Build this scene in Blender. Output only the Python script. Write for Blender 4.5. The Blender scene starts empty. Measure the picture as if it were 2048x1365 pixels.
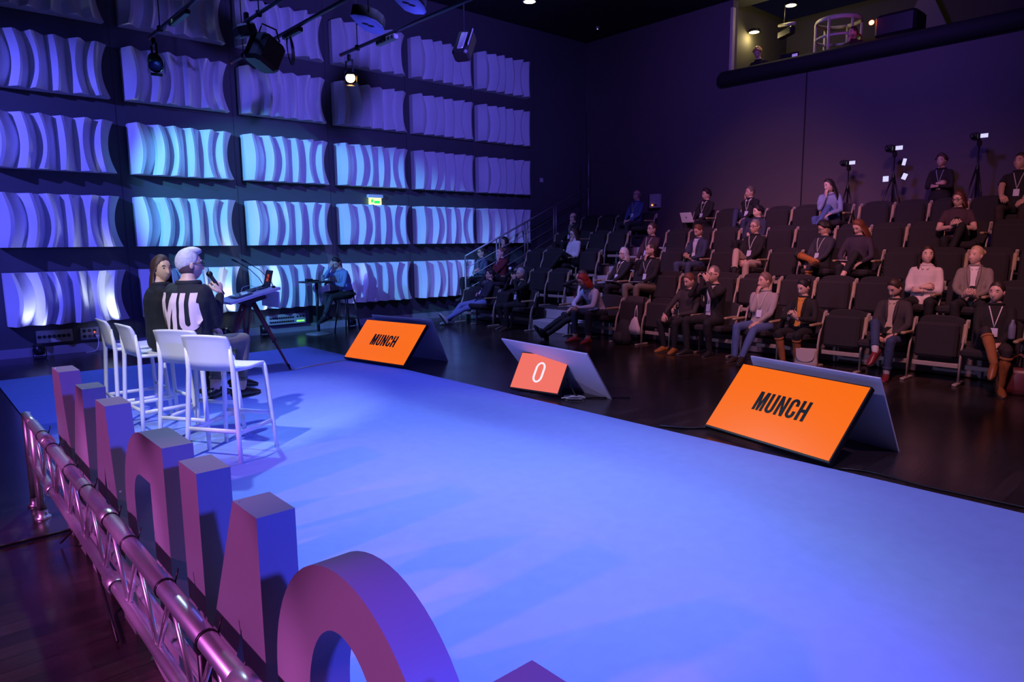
import bpy, bmesh, math, random
import numpy as np
from mathutils import Vector, Matrix, Euler, noise
from mathutils.bvhtree import BVHTree

random.seed(7)
C = bpy.context.scene.collection
scene = bpy.context.scene
PI = math.pi
V3 = Vector

# ------------------------------------------------------------------ camera
# world axes: X runs along the panelled wall towards the audience, Y runs towards the panelled wall, metres
YAW, PITCH, ROLL = math.radians(48.3807), math.radians(8.0467), math.radians(0.5846)
FPX = 1379.28
fw = V3((math.cos(YAW)*math.cos(PITCH), math.sin(YAW)*math.cos(PITCH), -math.sin(PITCH)))
rt = V3((math.sin(YAW), -math.cos(YAW), 0))
dn = fw.cross(rt)
r2 = math.cos(ROLL)*rt + math.sin(ROLL)*dn
d2 = math.cos(ROLL)*dn - math.sin(ROLL)*rt
cam = bpy.data.cameras.new('camera')
camo = bpy.data.objects.new('camera', cam)
C.objects.link(camo)
cam.sensor_width = 36; cam.sensor_fit = 'HORIZONTAL'
cam.lens = 36*FPX/2048
cam.clip_start = 0.05; cam.clip_end = 100
mw = Matrix.Identity(4)
for i in range(3):
    mw[i][0] = r2[i]; mw[i][1] = -d2[i]; mw[i][2] = -fw[i]
mw[0][3], mw[1][3], mw[2][3] = 0, 0, 1.7
camo.matrix_world = mw
scene.camera = camo

# ------------------------------------------------------------------ world and light
w = bpy.data.worlds.new('world'); scene.world = w
w.use_nodes = True
w.node_tree.nodes['Background'].inputs[0].default_value = (0.12, 0.1, 0.35, 1)
w.node_tree.nodes['Background'].inputs[1].default_value = 0.02
vs = scene.view_settings
vs.view_transform = 'Standard'; vs.look = 'None'; vs.gamma = 1; vs.use_curve_mapping = False
vs.exposure = 0.0

def spot(name, loc, target, energy, color, size=40, blend=0.4, radius=0.08):
    l = bpy.data.lights.new(name, 'SPOT')
    l.energy = energy; l.color = color; l.spot_size = math.radians(size); l.spot_blend = blend
    l.shadow_soft_size = radius
    o = bpy.data.objects.new(name, l); C.objects.link(o)
    o.location = loc
    o.rotation_euler = (V3(target)-V3(loc)).to_track_quat('-Z', 'Y').to_euler()
    return o

# stage wash: pale blue over the middle, violet blue near the camera, deep blue at the far side
spot('stage_key_light', (2.6, 9.0, 6.6), (2.4, 4.4, 0), 1150, (0.48, 0.78, 1.0), 50, 1.0, 0.12)
spot('stage_wash_light', (3.4, 1.4, 6.7), (2.7, 2.9, 0), 780, (0.56, 0.76, 1.0), 46, 1.0, 0.25)
spot('stage_wash_light', (4.6, 0.2, 6.7), (3.9, 1.6, 0), 1050, (0.58, 0.40, 1.0), 58, 1.0, 0.25)
spot('stage_wash_light', (6.2, 6.4, 6.6), (3.3, 5.6, 0), 1000, (0.17, 0.16, 1.0), 66, 0.9, 0.2)
spot('stage_wash_light', (3.2, 9.5, 6.6), (2.9, 9.0, 0), 800, (0.14, 0.20, 1.0), 62, 0.8, 0.2)
spot('speaker_light', (-1.3, 3.4, 5.6), (1.75, 6.35, 0.9), 1500, (0.86, 0.84, 1.0), 24, 0.6, 0.08)
spot('blue_side_light', (1.6, -2.8, 3.0), (1.2, 2.5, 0.6), 1900, (0.05, 0.06, 1.0), 60, 0.8, 0.15)
spot('front_wash_light', (-2.4, 5.0, 5.2), (5.0, 4.4, 0.2), 1000, (0.55, 0.45, 1.0), 42, 0.9, 0.2)
# panel wall: cyan profile spot, blue floods
spot('cyan_wall_light', (-1.5, 8.4, 4.7), (6.2, 13.1, 1.85), 3000, (0.13, 0.52, 1.0), 29, 0.45, 0.04)
spot('blue_wall_light', (-2.6, 9.9, 4.7), (2.0, 13.1, 2.2), 1900, (0.10, 0.10, 1.0), 62, 0.8, 0.05)
spot('blue_wall_light', (6.0, 6.0, 4.4), (8.0, 13.1, 4.6), 1050, (0.15, 0.11, 1.0), 84, 0.8, 0.1)
# audience: low warm rose light, blue on the block beside the panelled wall
spot('audience_light', (4.5, 1.5, 6.8), (10.8, 4.0, 1.0), 1850, (1.0, 0.36, 0.44), 56, 1.0, 0.3)
spot('audience_light', (5.0, 5.5, 6.8), (11.3, 6.6, 1.2), 1350, (0.95, 0.34, 0.62), 50, 1.0, 0.3)
spot('audience_blue_light', (5.0, 8.5, 6.6), (9.9, 10.4, 0.6), 1500, (0.26, 0.28, 1.0), 50, 0.8, 0.2)
spot('warm_back_light', (6.5, 5.0, 6.0), (14.4, 7.6, 2.3), 620, (1.0, 0.42, 0.30), 34, 1.0, 0.3)
spot('back_wall_light', (8.5, 5.0, 6.7), (14.4, 7.0, 4.6), 680, (0.26, 0.11, 1.0), 95, 0.9, 0.3)

# ------------------------------------------------------------------ materials
MATS = {}
def mat(name, col, rough=0.7, metal=0.0, emit=None, estr=0.0, bump=0.0, bscale=40.0, var=0.0, spec=None, alpha=1.0, trans=0.0):
    if name in MATS: return MATS[name]
    m = bpy.data.materials.new(name); m.use_nodes = True
    nt = m.node_tree; b = nt.nodes['Principled BSDF']
    b.inputs['Base Color'].default_value = (*col, 1)
    b.inputs['Roughness'].default_value = rough
    b.inputs['Metallic'].default_value = metal
    if spec is not None: b.inputs['Specular IOR Level'].default_value = spec
    if trans: b.inputs['Transmission Weight'].default_value = trans
    if emit:
        b.inputs['Emission Color'].default_value = (*emit, 1); b.inputs['Emission Strength'].default_value = estr
    if bump or var:
        tc = nt.nodes.new('ShaderNodeTexCoord')
        nz = nt.nodes.new('ShaderNodeTexNoise'); nz.inputs['Scale'].default_value = bscale; nz.inputs['Detail'].default_value = 4
        nt.links.new(tc.outputs['Object'], nz.inputs['Vector'])
        if bump:
            bp = nt.nodes.new('ShaderNodeBump'); bp.inputs['Strength'].default_value = bump; bp.inputs['Distance'].default_value = 0.01
            nt.links.new(nz.outputs['Fac'], bp.inputs['Height']); nt.links.new(bp.outputs['Normal'], b.inputs['Normal'])
        if var:
            mx = nt.nodes.new('ShaderNodeMixRGB'); mx.blend_type = 'MIX'
            mx.inputs[1].default_value = (*[c*(1-var) for c in col], 1); mx.inputs[2].default_value = (*[min(1, c*(1+var)) for c in col], 1)
            nt.links.new(nz.outputs['Fac'], mx.inputs[0]); nt.links.new(mx.outputs[0], b.inputs['Base Color'])
    MATS[name] = m
    return m

def cloth(col):
    return mat('cloth_%02x%02x%02x' % tuple(int(255*c) for c in col), col, 0.85, bump=0.25, bscale=60, var=0.12)

def wood_floor():
    m = bpy.data.materials.new('dark_wood_floor'); m.use_nodes = True
    nt = m.node_tree; b = nt.nodes['Principled BSDF']
    tc = nt.nodes.new('ShaderNodeTexCoord')
    br = nt.nodes.new('ShaderNodeTexBrick')
    br.inputs['Scale'].default_value = 1.0; br.inputs['Brick Width'].default_value = 0.7; br.inputs['Row Height'].default_value = 0.11
    br.inputs['Mortar Size'].default_value = 0.002; br.offset = 0.37
    br.inputs['Color1'].default_value = (0.020, 0.013, 0.012, 1); br.inputs['Color2'].default_value = (0.040, 0.026, 0.022, 1)
    br.inputs['Mortar'].default_value = (0.008, 0.006, 0.006, 1)
    mp = nt.nodes.new('ShaderNodeMapping'); mp.inputs['Scale'].default_value = (1.5, 26, 1)
    nz = nt.nodes.new('ShaderNodeTexNoise'); nz.inputs['Scale'].default_value = 2.0; nz.inputs['Detail'].default_value = 6
    nt.links.new(tc.outputs['Object'], br.inputs['Vector'])
    nt.links.new(tc.outputs['Object'], mp.inputs['Vector']); nt.links.new(mp.outputs[0], nz.inputs['Vector'])
    mx = nt.nodes.new('ShaderNodeMixRGB'); mx.blend_type = 'OVERLAY'; mx.inputs[0].default_value = 0.7
    nt.links.new(br.outputs['Color'], mx.inputs[1]); nt.links.new(nz.outputs['Fac'], mx.inputs[2])
    nt.links.new(mx.outputs[0], b.inputs['Base Color'])
    nz2 = nt.nodes.new('ShaderNodeTexNoise'); nz2.inputs['Scale'].default_value = 1.7; nz2.inputs['Detail'].default_value = 5
    nt.links.new(tc.outputs['Object'], nz2.inputs['Vector'])
    mr = nt.nodes.new('ShaderNodeMapRange'); mr.inputs[3].default_value = 0.14; mr.inputs[4].default_value = 0.32
    nt.links.new(nz2.outputs['Fac'], mr.inputs[0]); nt.links.new(mr.outputs[0], b.inputs['Roughness'])
    bp = nt.nodes.new('ShaderNodeBump'); bp.inputs['Strength'].default_value = 0.15; bp.inputs['Distance'].default_value = 0.004
    nt.links.new(nz.outputs['Fac'], bp.inputs['Height']); nt.links.new(bp.outputs['Normal'], b.inputs['Normal'])
    return m

M_FLOOR = wood_floor()
M_CARPET = mat('blue_carpet', (0.25, 0.36, 0.74), 0.95, bump=0.35, bscale=9, var=0.07, spec=0.1)
M_WALL = mat('dark_wall', (0.085, 0.085, 0.095), 0.8, var=0.08, bscale=1.5)
M_BWALL = mat('dark_fabric_wall', (0.11, 0.09, 0.10), 0.9, var=0.15, bscale=90, bump=0.1)
M_BLACK = mat('black_paint', (0.012, 0.012, 0.013), 0.8)
M_PANEL = mat('white_panel', (0.80, 0.80, 0.82), 0.55, bump=0.05, bscale=30)
M_LETTER = mat('grey_letter_paint', (0.24, 0.23, 0.25), 0.5, var=0.04, bscale=3)
M_ALU = mat('aluminium', (0.80, 0.80, 0.82), 0.33, 0.85, var=0.1, bscale=25)
M_WHITEPL = mat('white_plastic', (0.86, 0.86, 0.86), 0.35)
M_BLKPL = mat('black_plastic', (0.015, 0.015, 0.017), 0.4)
M_BLKMET = mat('black_metal', (0.02, 0.02, 0.022), 0.35, 0.5)
M_GREYMET = mat('grey_metal', (0.32, 0.32, 0.34), 0.45, 0.6)
M_SEAT = mat('charcoal_upholstery', (0.019, 0.016, 0.021), 0.9, bump=0.3, bscale=120, var=0.2)
M_FRAME = mat('pale_metal_frame', (0.36, 0.31, 0.27), 0.5, 0.1)
M_TAN = mat('tan_wood', (0.38, 0.27, 0.16), 0.5, var=0.15, bscale=12)
M_STEP = mat('grey_step', (0.42, 0.40, 0.42), 0.7, var=0.06, bscale=6)
M_TIER = mat('dark_tier_carpet', (0.035, 0.03, 0.035), 0.9, var=0.15, bscale=50)
M_RISER = mat('grey_riser', (0.20, 0.18, 0.20), 0.7, var=0.06, bscale=5)
M_WOOD = mat('red_brown_wood', (0.16, 0.045, 0.03), 0.35, var=0.25, bscale=14)
M_ORANGE = mat('orange_screen', (0.0, 0.0, 0.0), 0.3, emit=(1.0, 0.16, 0.008), estr=0.95, spec=0.2)
M_CORAL = mat('coral_screen', (0.0, 0.0, 0.0), 0.3, emit=(1.0, 0.19, 0.15), estr=0.88, spec=0.2)
M_SCRBLK = mat('screen_black_print', (0.002, 0.002, 0.004), 0.4)
M_SCRWHT = mat('screen_white_print', (0.3, 0.3, 0.3), 0.4, emit=(1, 0.92, 0.9), estr=0.85)
M_BOARD = mat('white_board', (0.82, 0.80, 0.86), 0.6)
M_SOCK = mat('ivory_plate', (0.45, 0.44, 0.46), 0.5)
M_GLASS = mat('lens_glass', (0.03, 0.04, 0.06), 0.05, spec=0.8)

# ------------------------------------------------------------------ mesh helpers
class MB:
    def __init__(s): s.v = []; s.f = []; s.m = []; s.sm = []
    def add(s, vs, fs, mi=0, smooth=False):
        n = len(s.v); s.v += [tuple(p) for p in vs]
        for f in fs: s.f.append(tuple(i+n for i in f)); s.m.append(mi); s.sm.append(smooth)
        return s
    def box(s, c, d, mi=0, rot=None):
        x, y, z = d[0]/2, d[1]/2, d[2]/2
        P = [V3((a, b, e)) for e in (-z, z) for a, b in ((-x, -y), (x, -y), (x, y), (-x, y))]
        if rot: P = [rot @ p for p in P]
        return s.add([p+V3(c) for p in P], [(3, 2, 1, 0), (4, 5, 6, 7), (0, 1, 5, 4), (1, 2, 6, 5), (2, 3, 7, 6), (3, 0, 4, 7)], mi)
    def bbox(s, c, d, bev=0.01, mi=0, rot=None):      # box with chamfered edges
        x, y, z = d[0]/2, d[1]/2, d[2]/2; b = min(bev, x*.9, y*.9, z*.9)
        rings = []
        def ring(ix, iy, zz):
            return [(-ix+b, -iy, zz), (ix-b, -iy, zz), (ix, -iy+b, zz), (ix, iy-b, zz), (ix-b, iy, zz), (-ix+b, iy, zz), (-ix, iy-b, zz), (-ix, -iy+b, zz)]
        P = ring(x-b*.7, y-b*.7, -z)+ring(x, y, -z+b)+ring(x, y, z-b)+ring(x-b*.7, y-b*.7, z)
        P = [V3(p) for p in P]
        if rot: P = [rot @ p for p in P]
        F = [tuple(reversed(range(8))), tuple(range(24, 32))]
        for k in range(3):
            for i in range(8):
                j = (i+1) % 8; F.append((k*8+i, k*8+j, k*8+8+j, k*8+8+i))
        return s.add([p+V3(c) for p in P], F, mi)
    def loft(s, pts, rad, seg=10, lat=None, mi=0, cap=True, round_ends=False):
        """tube through pts; rad = floats or (lateral, depth) pairs; lat = reference lateral axis"""
        pts = [V3(p) for p in pts]; rad = [(r, r) if not isinstance(r, (tuple, list)) else tuple(r) for r in rad]
        if round_ends:
            t0 = (pts[0]-pts[1]).normalized(); t1 = (pts[-1]-pts[-2]).normalized()
            r0, r1 = rad[0], rad[-1]; m0, m1 = min(r0), min(r1)
            pts = [pts[0]+t0*m0*.95, pts[0]+t0*m0*.7]+pts+[pts[-1]+t1*m1*.7, pts[-1]+t1*m1*.95]
            rad = [tuple(.3*a for a in r0), tuple(.75*a for a in r0)]+rad+[tuple(.75*a for a in r1), tuple(.3*a for a in r1)]
        n = len(pts); V = []; F = []
        prev = None
        for i in range(n):
            t = (pts[min(i+1, n-1)]-pts[max(i-1, 0)])
            t = t.normalized() if t.length > 1e-9 else V3((0, 0, 1))
            if lat is not None: a = V3(lat)
            elif prev is not None: a = prev
            else: a = V3((0, 0, 1)) if abs(t.z) < 0.9 else V3((1, 0, 0))
            a = a - t*a.dot(t)
            a = a.normalized() if a.length > 1e-6 else t.orthogonal().normalized()
            b = t.cross(a); prev = a
            for k in range(seg):
                th = 2*PI*k/seg
                V.append(pts[i]+a*math.cos(th)*rad[i][0]+b*math.sin(th)*rad[i][1])
        for i in range(n-1):
            for k in range(seg):
                k2 = (k+1) % seg
                F.append((i*seg+k, i*seg+k2, (i+1)*seg+k2, (i+1)*seg+k))
        if cap: F.append(tuple(reversed(range(seg)))); F.append(tuple((n-1)*seg+k for k in range(seg)))
        return s.add(V, F, mi, True)
    def tube(s, a, b, r, seg=8, mi=0): return s.loft([a, b], [r, r], seg, mi=mi)
    def ell(s, c, r, seg=12, rings=8, mi=0, rot=None):
        V = []; F = []
        for j in range(rings+1):
            ph = PI*j/rings
            for k in range(seg):
                th = 2*PI*k/seg
                p = V3((r[0]*math.sin(ph)*math.cos(th), r[1]*math.sin(ph)*math.sin(th), r[2]*math.cos(ph)))
                V.append((rot @ p if rot else p)+V3(c))
        for j in range(rings):
            for k in range(seg):
                k2 = (k+1) % seg; F.append((j*seg+k, (j+1)*seg+k, (j+1)*seg+k2, j*seg+k2))
        return s.add(V, F, mi, True)
    def lathe(s, prof, c=(0, 0, 0), seg=20, mi=0, rot=None):
        V = []; F = []; n = len(prof)
        for (r, z) in prof:
            for k in range(seg):
                th = 2*PI*k/seg; p = V3((max(r, 1e-4)*math.cos(th), max(r, 1e-4)*math.sin(th), z))
                V.append((rot @ p if rot else p)+V3(c))
        for j in range(n-1):
            for k in range(seg):
                k2 = (k+1) % seg; F.append((j*seg+k, j*seg+k2, (j+1)*seg+k2, (j+1)*seg+k))
        return s.add(V, F, mi, True)
    def prism(s, poly, o, ex, ey, ez, depth, mi=0):
        """polygon (list of 2d) in plane o+ex*a+ey*b, extruded along ez by depth"""
        n = len(poly); o = V3(o); ex = V3(ex); ey = V3(ey); ez = V3(ez)
        A = [o+ex*a+ey*b for a, b in poly]; B = [p+ez*depth for p in A]
        F = [tuple(reversed(range(n))), tuple(range(n, 2*n))]+[(i, (i+1) % n, n+(i+1) % n, n+i) for i in range(n)]
        return s.add(A+B, F, mi)
    def mesh(s, name, mats):
        me = bpy.data.meshes.new(name); me.from_pydata(s.v, [], s.f)
        for m in (mats if isinstance(mats, (list, tuple)) else [mats]): me.materials.append(m)
        me.polygons.foreach_set('material_index', s.m); me.polygons.foreach_set('use_smooth', s.sm)
        me.update()
        return me
    def build(s, name, mats, parent=None, fix=True):
        me = s.mesh(name, mats)
        if fix:
            bm = bmesh.new(); bm.from_mesh(me); bmesh.ops.recalc_face_normals(bm, faces=bm.faces); bm.to_mesh(me); bm.free()
        return link(name, me, parent)

def link(name, me, parent=None):
    o = bpy.data.objects.new(name, me); C.objects.link(o)
    if parent: o.parent = parent
    return o
def empty(name, loc=(0, 0, 0), rz=0.0):
    o = bpy.data.objects.new(name, None); C.objects.link(o); o.location = loc; o.rotation_euler = (0, 0, rz); o.empty_display_size = 0.1
    return o
def tag(o, label=None, cat=None, group=None, kind=None):
    if label: o['label'] = label
    if cat: o['category'] = cat
    if group: o['group'] = group
    if kind: o['kind'] = kind
    return o
def thing(name, label, cat, loc=(0, 0, 0), rz=0.0, group=None): return tag(empty(name, loc, rz), label, cat, group)
def copy_tree(o, parent=None):
    c = o.copy(); C.objects.link(c); c.parent = parent
    for ch in list(o.children): copy_tree(ch, c)
    return c
ORD = ['first', 'second', 'third', 'fourth', 'fifth', 'sixth', 'seventh', 'eighth', 'ninth', 'tenth']

# ------------------------------------------------------------------ glyphs (unit height)
def arc(cx, cy, rx, ry, a0, a1, n=8):
    return [(cx+rx*math.cos(math.radians(a0+(a1-a0)*i/n)), cy+ry*math.sin(math.radians(a0+(a1-a0)*i/n))) for i in range(n+1)]
def rrect(x0, x1, y0, y1, rx, ry, n=8):
    return arc(x1-rx, y0+ry, rx, ry, -90, 0, n)+arc(x1-rx, y1-ry, rx, ry, 0, 90, n)+arc(x0+rx, y1-ry, rx, ry, 90, 180, n)+arc(x0+rx, y0+ry, rx, ry, 180, 270, n)
def glyph(ch, w=0.5, s=0.17):
    """outline contours of a bold condensed letter, height 1, width w, stem s"""
    if ch == 'I': return [[(0, 0), (s, 0), (s, 1), (0, 1)]]
    if ch == 'H': return [[(0, 0), (s, 0), (s, .42), (w-s, .42), (w-s, 0), (w, 0), (w, 1), (w-s, 1), (w-s, .58), (s, .58), (s, 1), (0, 1)]]
    if ch == 'N': return [[(0, 0), (s*.95, 0), (s*.95, .60), (w-s, 0), (w, 0), (w, 1), (w-s*.95, 1), (w-s*.95, .42), (s, 1), (0, 1)]]
    if ch == 'M':
        t = s*.95
        return [[(0, 0), (t, 0), (t, .62), (w/2-s*.38, 0), (w/2+s*.38, 0), (w-t, .62), (w-t, 0), (w, 0), (w, 1), (w-s*1.25, 1), (w/2, .46), (s*1.25, 1), (0, 1)]]
    if ch == 'U':
        r = w/2
        return [[(0, 1)]+arc(r, .22, r, .23, 180, 360, 12)+[(w, 1), (w-s, 1)]+arc(r, .22, r-s, .09, 0, -180, 10)+[(s, 1)]]
    if ch == 'A':
        c = w/2; h = s*.55
        return [[(0, 0), (s*1.02, 0), (s*1.02+.045*w/.5, .20), (w-s*1.02-.045*w/.5, .20), (w-s*1.02, 0), (w, 0), (c+h, 1), (c-h, 1)],
                [(c-.075*w/.5, .34), (c+.075*w/.5, .34), (c, .68)]]
    if ch in 'O0': return [rrect(0, w, 0, 1, w/2, min(.45, w*.62), 10), rrect(s, w-s, s*.8, 1-s*.8, (w-2*s)/2, min(.3, (w-2*s)*.7), 8)]
    if ch == 'D':
        rx = w*.55
        return [[(0, 0)]+arc(w-rx, .3, rx, .3, -90, 0, 8)+arc(w-rx, .7, rx, .3, 0, 90, 8)+[(0, 1)],
                [(s, .17)]+arc(w-s-.1, .29, .1, .12, -90, 0, 6)+arc(w-s-.1, .71, .1, .12, 0, 90, 6)+[(s, .83)]]
    if ch == 'C':
        r = w/2; ry = .24
        return [[(w, .64)]+arc(r, 1-ry, r, ry, 0, 180, 10)+arc(r, ry, r, ry, 180, 360, 10)+[(w, .38), (w-s, .38)]
                + arc(r, .24, r-s, .10, 0, -180, 8)+arc(r, .76, r-s, .10, 180, 0, 8)+[(w-s, .64)]]
def glyph_mesh(contours, sx, sz, depth, name='letter', bevel=0.0):
    """x = right, y = up in the glyph plane, extruded 0..depth along z"""
    cu = bpy.data.curves.new(name, 'CURVE'); cu.dimensions = '2D'; cu.fill_mode = 'BOTH'
    for c in contours:
        sp = cu.splines.new('POLY'); sp.points.add(len(c)-1)
        for i, (a, b) in enumerate(c): sp.points[i].co = (a*sx, b*sz, 0, 1)
        sp.use_cyclic_u = True
    cu.extrude = depth/2
    o = bpy.data.objects.new('tmp', cu); C.objects.link(o)
    me = bpy.data.meshes.new_from_object(o.evaluated_get(bpy.context.evaluated_depsgraph_get()))
    bpy.data.objects.remove(o); bpy.data.curves.remove(cu)
    for v in me.vertices: v.co.z += depth/2
    bm = bmesh.new(); bm.from_mesh(me); bmesh.ops.remove_doubles(bm, verts=bm.verts, dist=1e-5)
    bmesh.ops.recalc_face_normals(bm, faces=bm.faces); bm.to_mesh(me); bm.free()
    me.name = name
    me.polygons.foreach_set('use_smooth', [True]*len(me.polygons)); me.set_sharp_from_angle(angle=math.radians(28))
    return me
# ================================================================== THE SETTING
WALL_Y = 13.15; BACK_X = 14.45; CEIL = 7.0
def struct(name, mb, m, parent=None):
    o = mb.build(name, m, parent)
    if not parent: o['kind'] = 'structure'
    return o
struct('floor', MB().box((5.6, 4.8, -.1), (19, 17.4, .2)), M_FLOOR)
struct('ceiling', MB().box((5.6, 4.8, CEIL+.1), (19, 17.4, .2)), M_BLACK)
struct('wall_left', MB().box((5.6, WALL_Y+.1, 3.5), (19, .2, 7.2)), M_WALL)
struct('wall_right', MB().box((5.6, -3.9, 3.5), (19, .2, 7.2)), M_BLACK)
struct('wall_front', MB().box((-3.9, 4.8, 3.5), (.2, 17.4, 7.2)), M_BLACK)
# wall behind the audience with the control booth opening: below, left of and above it
bw = MB()
bw.box((BACK_X+.1, 4.6, 2.6), (.2, 17, 5.2))
bw.box((BACK_X+.1, 10.97, 6.1), (.2, 4.4, 1.8))
struct('wall_back', bw, M_BWALL)
# booth sill: long black rounded ledge
sl = MB(); sl.loft([(BACK_X-.06, 9.02, 5.32), (BACK_X-.06, 8.95, 5.32), (BACK_X-.06, -3, 5.32)], [(.10, .12), (.17, .15), (.17, .15)], 12, lat=(0, 0, 1))
struct('trim_1', sl, M_BLACK)
struct('trim_2', MB().bbox((BACK_X, 8.77, 6.1), (.12, .07, 1.45)), mat('booth_jamb_paint', (0.55, 0.50, 0.36), 0.6))
# wall seam above the audience
struct('trim_3', MB().box((BACK_X-.004, 7.02, 3.5), (.012, .025, 3.4)), M_BLACK)
# booth room
M_BOOTH = mat('olive_booth_wall', (0.06, 0.055, 0.035), 0.8)
struct('wall_booth', MB().box((17.5, 5, 5.9), (.1, 9, 2.6)).box((16, 9.1, 5.9), (3, .1, 2.6)), M_BOOTH)
struct('floor_booth', MB().box((16, 5, 4.7), (3, 8.4, .1)), M_BLACK)
# baseboard of the panelled wall
struct('baseboard_left', MB().box((5, WALL_Y-.015, .07), (18, .03, .14)), mat('baseboard_paint', (.30, .28, .34), .5))
# vertical joints of the wall sheeting
for i, x in enumerate((1.05, 2.98, 4.9, 6.78, 8.65, 10.49, 12.5)):
    struct('trim_%d' % (4+i), MB().box((x, WALL_Y-.002, 3.3), (.008, .006, 6.3)), mat('wall_joint', (.05, .05, .058), .8))

# seating tiers
TREAD, RISE, TIER0 = .95, .40, 9.75
for k in range(1, 5):
    x0 = TIER0+TREAD*(k-1); x1 = TIER0+TREAD*k if k < 4 else BACK_X
    t = struct('floor_tier', MB().box(((x0+x1)/2, 4.5, RISE*k/2), (x1-x0, 15.8, RISE*k)), M_TIER)
    r = MB().box((x0-.012, 3.9, RISE*(k-1)+.20), (.024, 9.7, .36)); r.build('riser_panel', M_RISER, t)
    r = MB().box((x0-.012, 11.15, RISE*(k-1)+.20), (.024, 2.4, .36)); r.build('riser_panel', M_RISER, t)
    r = MB().box((x0-.014, 9.38, RISE*(k-1)+.30), (.03, 1.16, .18)); r.build('step_nosing', M_STEP, t)
    # half step in the stair aisle
    s = MB().bbox((x0-.235, 9.38, RISE*(k-1)+.1), (.47, 1.16, .2), .008); s.build('half_step', M_STEP, t)
sp = MB().prism([(9.62, 0), (9.62, .42), (9.72, .52), (13.5, 2.12), (BACK_X, 2.12), (BACK_X, 0)], (0, 12.38, 0), (1, 0, 0), (0, 0, 1), (0, 1, 0), .05)
struct('trim_11', sp, mat('stringer_wood', (.17, .13, .11), .6, var=.1, bscale=4))

# ================================================================== STAGE
cp = MB().box((2.945, 3.9, .006), (4.25, 14.1, .012))
o = cp.build('stage_carpet', M_CARPET); tag(o, 'large pale blue carpet covering the stage floor', 'carpet')
tp = MB().loft([(3.87, 8.95, .014), (4.2, 9.05, .016), (4.86, 9.21, .014)], [(.03, .003)]*3, 6, lat=(-.3, 1, 0))
o = tp.build('floor_tape', mat('silver_tape', (.55, .5, .5), .3, .7)); tag(o, 'strip of silver tape across the carpet by the lectern foot', 'tape')
dk = MB().box((-1.45, 4.75, .012), (4.4, .02, .014)); o = dk.build('floor_seam', M_BLACK)
tag(o, 'black seam strip across the dark floor beside the truss leg', 'seam strip')

# ---- acoustic panels
PW, PH = 1.68, .82
def panel_mesh(seed=0):
    n = 6; NZ = 18; mb = MB()
    cols = []
    rr = random.Random(seed)
    for i in range(n):
        cols += [(i, 0.0, 0), (i, 1, 1), (i, 2, 2)]
    lines = []                                     # each: function z -> (x, depth)
    def bulge(x): return .11*min(1, x/.16) if x < .16 else .11-.21*(x-.16)/.84
    def L(i, j, z):
        q = 4*z*(1-z)
        ph = 1 if i % 2 else -1
        w_r = .40+.11*ph*(1-q)*(1 if i < 3 else -.6)     # width share of the lit flank
        x = (i+(0, w_r, w_r+.14)[j])/n
        if i == 0 and j == 0: xo = 0
        else: xo = bulge(x)*q
        crest = .22+.05*ph*(q-.5)
        d = (.03, crest, crest*.95)[j]
        return x*PW+xo, d
    for i in range(n):
        for j in range(3): lines.append((i, j))
    V = []; F = []
    nc = len(lines)+1
    for r in range(NZ+1):
        z = r/NZ
        for (i, j) in lines:
            x, d = L(i, j, z); V.append((x, -d, z*PH))
        q = 4*z*(1-z); V.append((PW-.10*q, -(.05), z*PH))
    for r in range(NZ):
        for c in range(nc-1):
            a = r*nc+c; F.append((a, a+1, a+nc+1, a+nc))
    mb.add(V, F)
    # sides, top and bottom back to the wall
    B = []
    off = len(mb.v)
    for r in (0, NZ):
        row = [V[r*nc+c] for c in range(nc)]
        vs = row+[(p[0], .10, p[2]) for p in row]
        fs = [(c, c+1, nc+c+1, nc+c) if r else (c+1, c, nc+c, nc+c+1) for c in range(nc-1)]
        mb.add(vs, fs)
    for c in (0, nc-1):
        colv = [V[r*nc+c] for r in range(NZ+1)]
        vs = colv+[(p[0], .10, p[2]) for p in colv]
        fs = [(r, r+1, NZ+2+r, NZ+1+r) for r in range(NZ)]
        mb.add(vs, fs)
    me = mb.mesh('acoustic_panel', M_PANEL)
    me.polygons.foreach_set('use_smooth', [True]*len(me.polygons))
    bm = bmesh.new(); bm.from_mesh(me); bmesh.ops.remove_doubles(bm, verts=bm.verts, dist=1e-4)
    bmesh.ops.recalc_face_normals(bm, faces=bm.faces); bm.to_mesh(me); bm.free()
    me.set_sharp_from_angle(angle=math.radians(24))
    return me
PM = panel_mesh()
COLX = [1.21, 3.11, 5.0, 6.88, 8.73, 10.55]; ROWZ = [.51, 1.715, 2.91, 4.10, 5.27]
rown = ['bottom row', 'second row from the floor', 'middle row', 'second row from the top', 'top row']
for r, z in enumerate(ROWZ):
    for c, x in enumerate(COLX):
        if r == 0 and c == 5: continue                 # behind the stair stringer
        o = link('acoustic_panel', PM); o.location = (x, WALL_Y-.125, z)
        tag(o, 'white ribbed acoustic wall panel, %s, %s column from the left' % (rown[r], ORD[c]), 'wall panel', 'acoustic panels on the side wall')

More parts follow.
